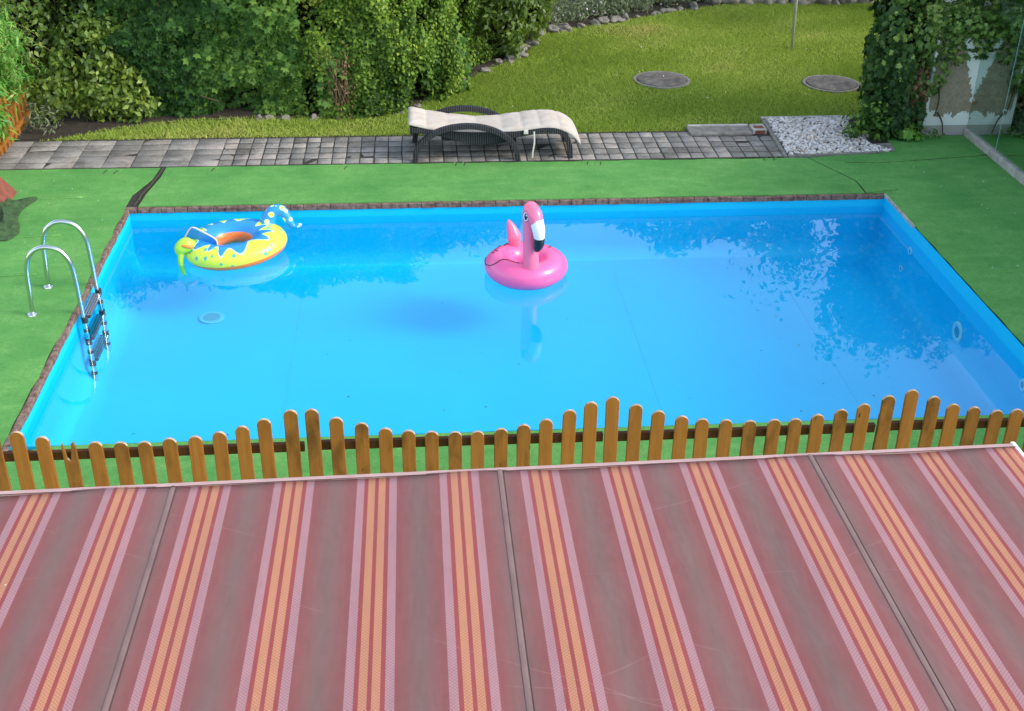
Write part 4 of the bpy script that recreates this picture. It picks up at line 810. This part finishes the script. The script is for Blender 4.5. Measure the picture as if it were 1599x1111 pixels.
for kk in range(K):
    f.append((kk, nb+kk, nb+kk+1, kk+1)); a = (n_-1)*(K+1)+kk; f.append((a, a+1, nb+a+1, nb+a))
m = MB(); m.add(vs, f); m.build('padding', M['cushion'], cu, smooth=True)
m = MB(); m.sweep(smooth_path([(.45, -.325, .34), (.455, -.335, .22), (.44, -.335, .1), (.435, -.33, .02)], 4), 1, sec=[(-.009, -.002), (.009, -.002), (.009, .002), (-.009, .002)], ref=Vector((0, 1, 0))); m.build('tie', M['cotton'], cu)
m = MB(); m.box(.33, .38, -.328, -.30, .31, .355); m.build('label', M['cotton'], cu, bevel=.004)
# ------------------------------------------------------------------ things at the left edge
bd = MB(); bd.add([(-4.34, 12.64, .0), (-4.34, 11.5, .0), (-5.0, 11.5, .8), (-5.0, 12.64, .8), (-4.37, 12.64, -.0), (-4.37, 11.5, .0), (-5.03, 11.5, .8), (-5.03, 12.64, .8)][::-1], [(0,3,2,1),(4,5,6,7),(0,1,5,4),(1,2,6,5),(2,3,7,6),(3,0,4,7)])
tag(bd.build('brown_panel', M['hose'], bevel=.006), 'reddish brown panel leaning at the left edge beside the crumpled green cloth', 'panel')
N = 46; vs = []
for j in range(N+1):
    for i in range(N+1):
        u, v = i/N, j/N; x = -4.72+.62*u+.05*sin(v*7)+.10*mnoise.noise(Vector((u*3, v*3, 4))); y = 11.3+1.1*v+.05*sin(u*9)+.10*mnoise.noise(Vector((u*3, v*3, 9)))
        e = min(u, 1-u, v, 1-v)*4; hgt = .012+min(1, e)*(.03+.09*abs(sin(v*11+u*7+3*mnoise.noise(Vector((u*3, v*3, 0)))))**2+.22*abs(mnoise.noise(Vector((u*5.+1.5*v, v*4.5, 1.))))+.10*abs(mnoise.noise(Vector((u*11, v*9, 2.)))))*max(.15, 1-u*.7)
        vs.append((x, y, hgt))
m = MB(); m.add(vs, [(j*(N+1)+i, j*(N+1)+i+1, (j+1)*(N+1)+i+1, (j+1)*(N+1)+i) for j in range(N) for i in range(N)])
o = m.build('crumpled_cloth', M['tarp'], smooth=True); sm = o.modifiers.new('s', 'SOLIDIFY'); sm.thickness = .006; tag(o, 'crumpled dark green cloth lying on the carpet at the left edge', 'cloth')

# ------------------------------------------------------------------ flamingo ring
FC = Vector((1.02, 10.62, WZ-.02)); fl = empty('flamingo_float', FC); fl.scale = (.95, .95, 1.07); tag(fl, 'inflatable pink flamingo swim ring floating near the middle of the pool', 'swim ring')
NU, NV = 72, 28; vs = []
for i in range(NU):
    a = 2*pi*i/NU
    wing = .03*math.exp(-((((a-pi+.15+pi) % (2*pi))-pi)/.55)**2)+.03*math.exp(-(((a+pi) % (2*pi)-pi)/.55)**2)
    for j in range(NV):
        b = 2*pi*j/NV; r_ = .132+wing*.6; R_ = .262
        rad = R_+r_*cos(b)+wing*.3
        vs.append((rad*cos(a)*1.02, rad*sin(a)*1.05, .10+.118*sin(b)*(1+wing*2.5)+(.002*sin(a*36) if abs(b-pi*1.5) < 2 else 0)))
m = MB(); m.add(vs, [(i*NV+j, ((i+1) % NU)*NV+j, ((i+1) % NU)*NV+(j+1) % NV, i*NV+(j+1) % NV) for i in range(NU) for j in range(NV)])
m.build('ring', M['pink'], fl, smooth=True, sub=1)
# neck, at the front right
nk = [(.03, -.27, .16), (.02, -.27, .30), (.015, -.26, .45), (.012, -.25, .60), (.015, -.25, .70), (.02, -.262, .765), (.025, -.275, .80)]
nr = [.085, .080, .076, .077, .086, .078, .035]
m = MB(); P = smooth_path(nk, 6); m.sweep(P, [interp(range(7), nr, i/6) for i in range(len(P))], 24); m.build('neck', M['pink_light'], fl, smooth=True)
m = MB(); P = smooth_path([(.02, -.27, .735), (.045, -.33, .715), (.065, -.37, .655)], 6); m.sweep(P, [interp((0, 6, 12), (.07, .075, .066), i) for i in range(len(P))], 22); m.build('head', M['pink_light'], fl, smooth=True)
m = MB(); P = smooth_path([(.062, -.362, .672), (.08, -.39, .60), (.088, -.395, .52)], 6); m.sweep(P, [interp((0, 6, 12), (.067, .062, .052), i) for i in range(len(P))], 22); m.build('beak', M['toy_white'], fl, smooth=True)
m = MB(); P = smooth_path([(.087, -.396, .53), (.086, -.39, .47), (.070, -.375, .415), (.055, -.36, .385)], 5); m.sweep(P, [interp((0, 5, 10, 15), (.054, .052, .036, .008), i) for i in range(len(P))], 22); m.build('beak_tip', M['toy_black'], fl, smooth=True)
def eye(p, nrm, parent, s=1.):
    n = Vector(nrm).normalized(); q = n.to_track_quat('Z', 'Y'); e = empty('eye', p); e.parent = parent; e.rotation_mode = 'QUATERNION'; e.rotation_quaternion = q
    c = [(cos(2*pi*i/24), sin(2*pi*i/24)) for i in range(24)]
    for nm_, a, b, z, mt in (('outline', .034, .046, .000, 'toy_black'), ('white', .030, .042, .0015, 'toy_white'), ('pupil', .018, .032, .003, 'toy_black'), ('glint', .006, .008, .0045, 'toy_white')):
        m = MB(); of = .012 if nm_ == 'glint' else 0; m.prism([(x*a*s+of*.4, y*b*s+of) for x, y in c], 'z', z-.012, z+.001); m.build(nm_, M[mt], e)
eye((-.040, -.315, .70), (-.62, -.75, .05), fl); eye((.108, -.315, .69), (.9, -.3, .1), fl)
m = MB(); P = smooth_path([(-.09, .25, .16), (-.105, .27, .28), (-.14, .285, .38), (-.165, .29, .44)], 6); m.sweep(P, [interp((0, 6, 12, 18), (.055, .075, .045, .010), i) for i in range(len(P))], 20); m.build('tail', M['pink_light'], fl, smooth=True)
def ringpt(a, b, off=.002, R_=.262, r_=.132):
    wing = .03*math.exp(-((((a-pi+.15+pi) % (2*pi))-pi)/.55)**2)+.03*math.exp(-(((a+pi) % (2*pi)-pi)/.55)**2); rr_ = r_+wing*.6+off; rad = R_+rr_*cos(b)+wing*.3
    return (rad*cos(a)*1.02, rad*sin(a)*1.05, .10+(.118*(1+wing*2.5)+off)*sin(b))
for pts in ([(3.75, 1.9), (3.62, 1.45), (3.6, 1.0), (3.5, .6), (3.3, .35), (3.1, .3), (2.9, .45)], [(2.65, 1.3), (2.5, 1.1), (2.35, 1.0)], [(2.4, 1.5), (2.25, 1.2), (2.1, 1.15)], [(2.2, 1.7), (2.05, 1.5), (1.9, 1.5)], [(2.95, 1.5), (2.9, 1.3), (2.8, 1.2), (2.72, 1.3)], [(3.05, 1.25), (2.98, 1.1), (2.9, 1.05)], [(.45, 1.6), (.52, 1.3), (.62, 1.15)], [(.75, 1.5), (.85, 1.3)], [(3.75, 1.9), (4.0, 2.0), (4.3, 2.05)]):
    m = MB(); m.sweep([ringpt(*p[:2]) for p in smooth_path([(a, b, 0) for a, b in pts], 6)], .0036, 6); m.build('wing_marking', M['toy_black'], fl, smooth=True)
m = MB(); m.sweep([(.262*1.0*cos(2*pi*i/60)*1.53, .262*sin(2*pi*i/60)*1.57, .10) for i in range(60)], .0022, 5, closed=True); m.build('weld_seam', M['pink'], fl, smooth=True)

# ------------------------------------------------------------------ dinosaur ring
DC = Vector((-1.87, 11.25, WZ-.025)); di = empty('dinosaur_float', DC, radians(6)); di.rotation_euler.y = radians(-3.5); di.rotation_euler.x = radians(2); tag(di, 'inflatable yellow, blue and orange dinosaur swim ring floating at the left of the pool', 'swim ring')
vs = []
for i in range(NU):
    a = 2*pi*i/NU; egg = 1+.06*cos(a)
    for j in range(NV):
        b = 2*pi*j/NV; r_ = .165; rad = .33+r_*cos(b)
        vs.append((rad*cos(a)*1.04*egg, rad*sin(a)*.90, .125+.118*sin(b)+(.0025*sin(a*40) if cos(b) > .6 else 0)))
m = MB(); m.add(vs, [(i*NV+j, ((i+1) % NU)*NV+j, ((i+1) % NU)*NV+(j+1) % NV, i*NV+(j+1) % NV) for i in range(NU) for j in range(NV)])
o = m.build('ring', M['dino'], di, smooth=True, sub=1)
for v in o.data.vertices: v.co.z -= .105
o.location.z = .105
m = MB(); P = smooth_path([(.34, .18, .13), (.38, .22, .25), (.45, .24, .32), (.53, .23, .31), (.58, .20, .22), (.62, .18, .16), (.70, .17, .17)], 6); m.sweep(P, [interp((0, 6, 12, 18, 24, 30, 36), (.080, .076, .068, .056, .042, .03, .012), i) for i in range(len(P))], 20); m.build('tail', M['dinotail'], di, smooth=True)
m = MB(); P = smooth_path([(-.36, -.10, .17), (-.43, -.13, .23), (-.485, -.15, .20), (-.50, -.17, .13)], 6); m.sweep(P, [interp((0, 6, 12, 18), (.06, .085, .07, .02), i) for i in range(len(P))], 20); m.build('head', M['yellow'], di, smooth=True)
m = MB(); P = smooth_path([(-.485, -.16, .20), (-.505, -.19, .09), (-.50, -.21, .0), (-.485, -.22, -.05)], 5); m.sweep(P, [interp((0, 5, 10, 15), (.035, .028, .022, .008), i) for i in range(len(P))], 12); m.build('snout', M['yellow'], di, smooth=True)
m = MB(); m.add([(-.46, .02, .12), (-.46, .02, .23), (-.36, -.02, .36), (-.14, -.14, .26), (-.13, -.15, .12)], [(0, 1, 2, 3, 4)]); f_ = m.build('crest', M['blue'], di); sm = f_.modifiers.new('s', 'SOLIDIFY'); sm.thickness = .02
m = MB(); m.sweep(smooth_path([(-.46, .02, .23), (-.36, -.02, .365), (-.25, -.08, .33), (-.14, -.14, .265), (-.13, -.16, .21)], 5), .007, 8); m.build('crest_edge', simple('pale_peach_vinyl', (.85, .6, .5, 1), rough=.3), di, smooth=True)
m = MB(); m.sweep(smooth_path([(-.50, -.12, .24), (-.45, -.20, .265), (-.39, -.21, .25), (-.36, -.19, .24)], 5), .016, 8); m.build('brow', M['orange'], di, smooth=True)
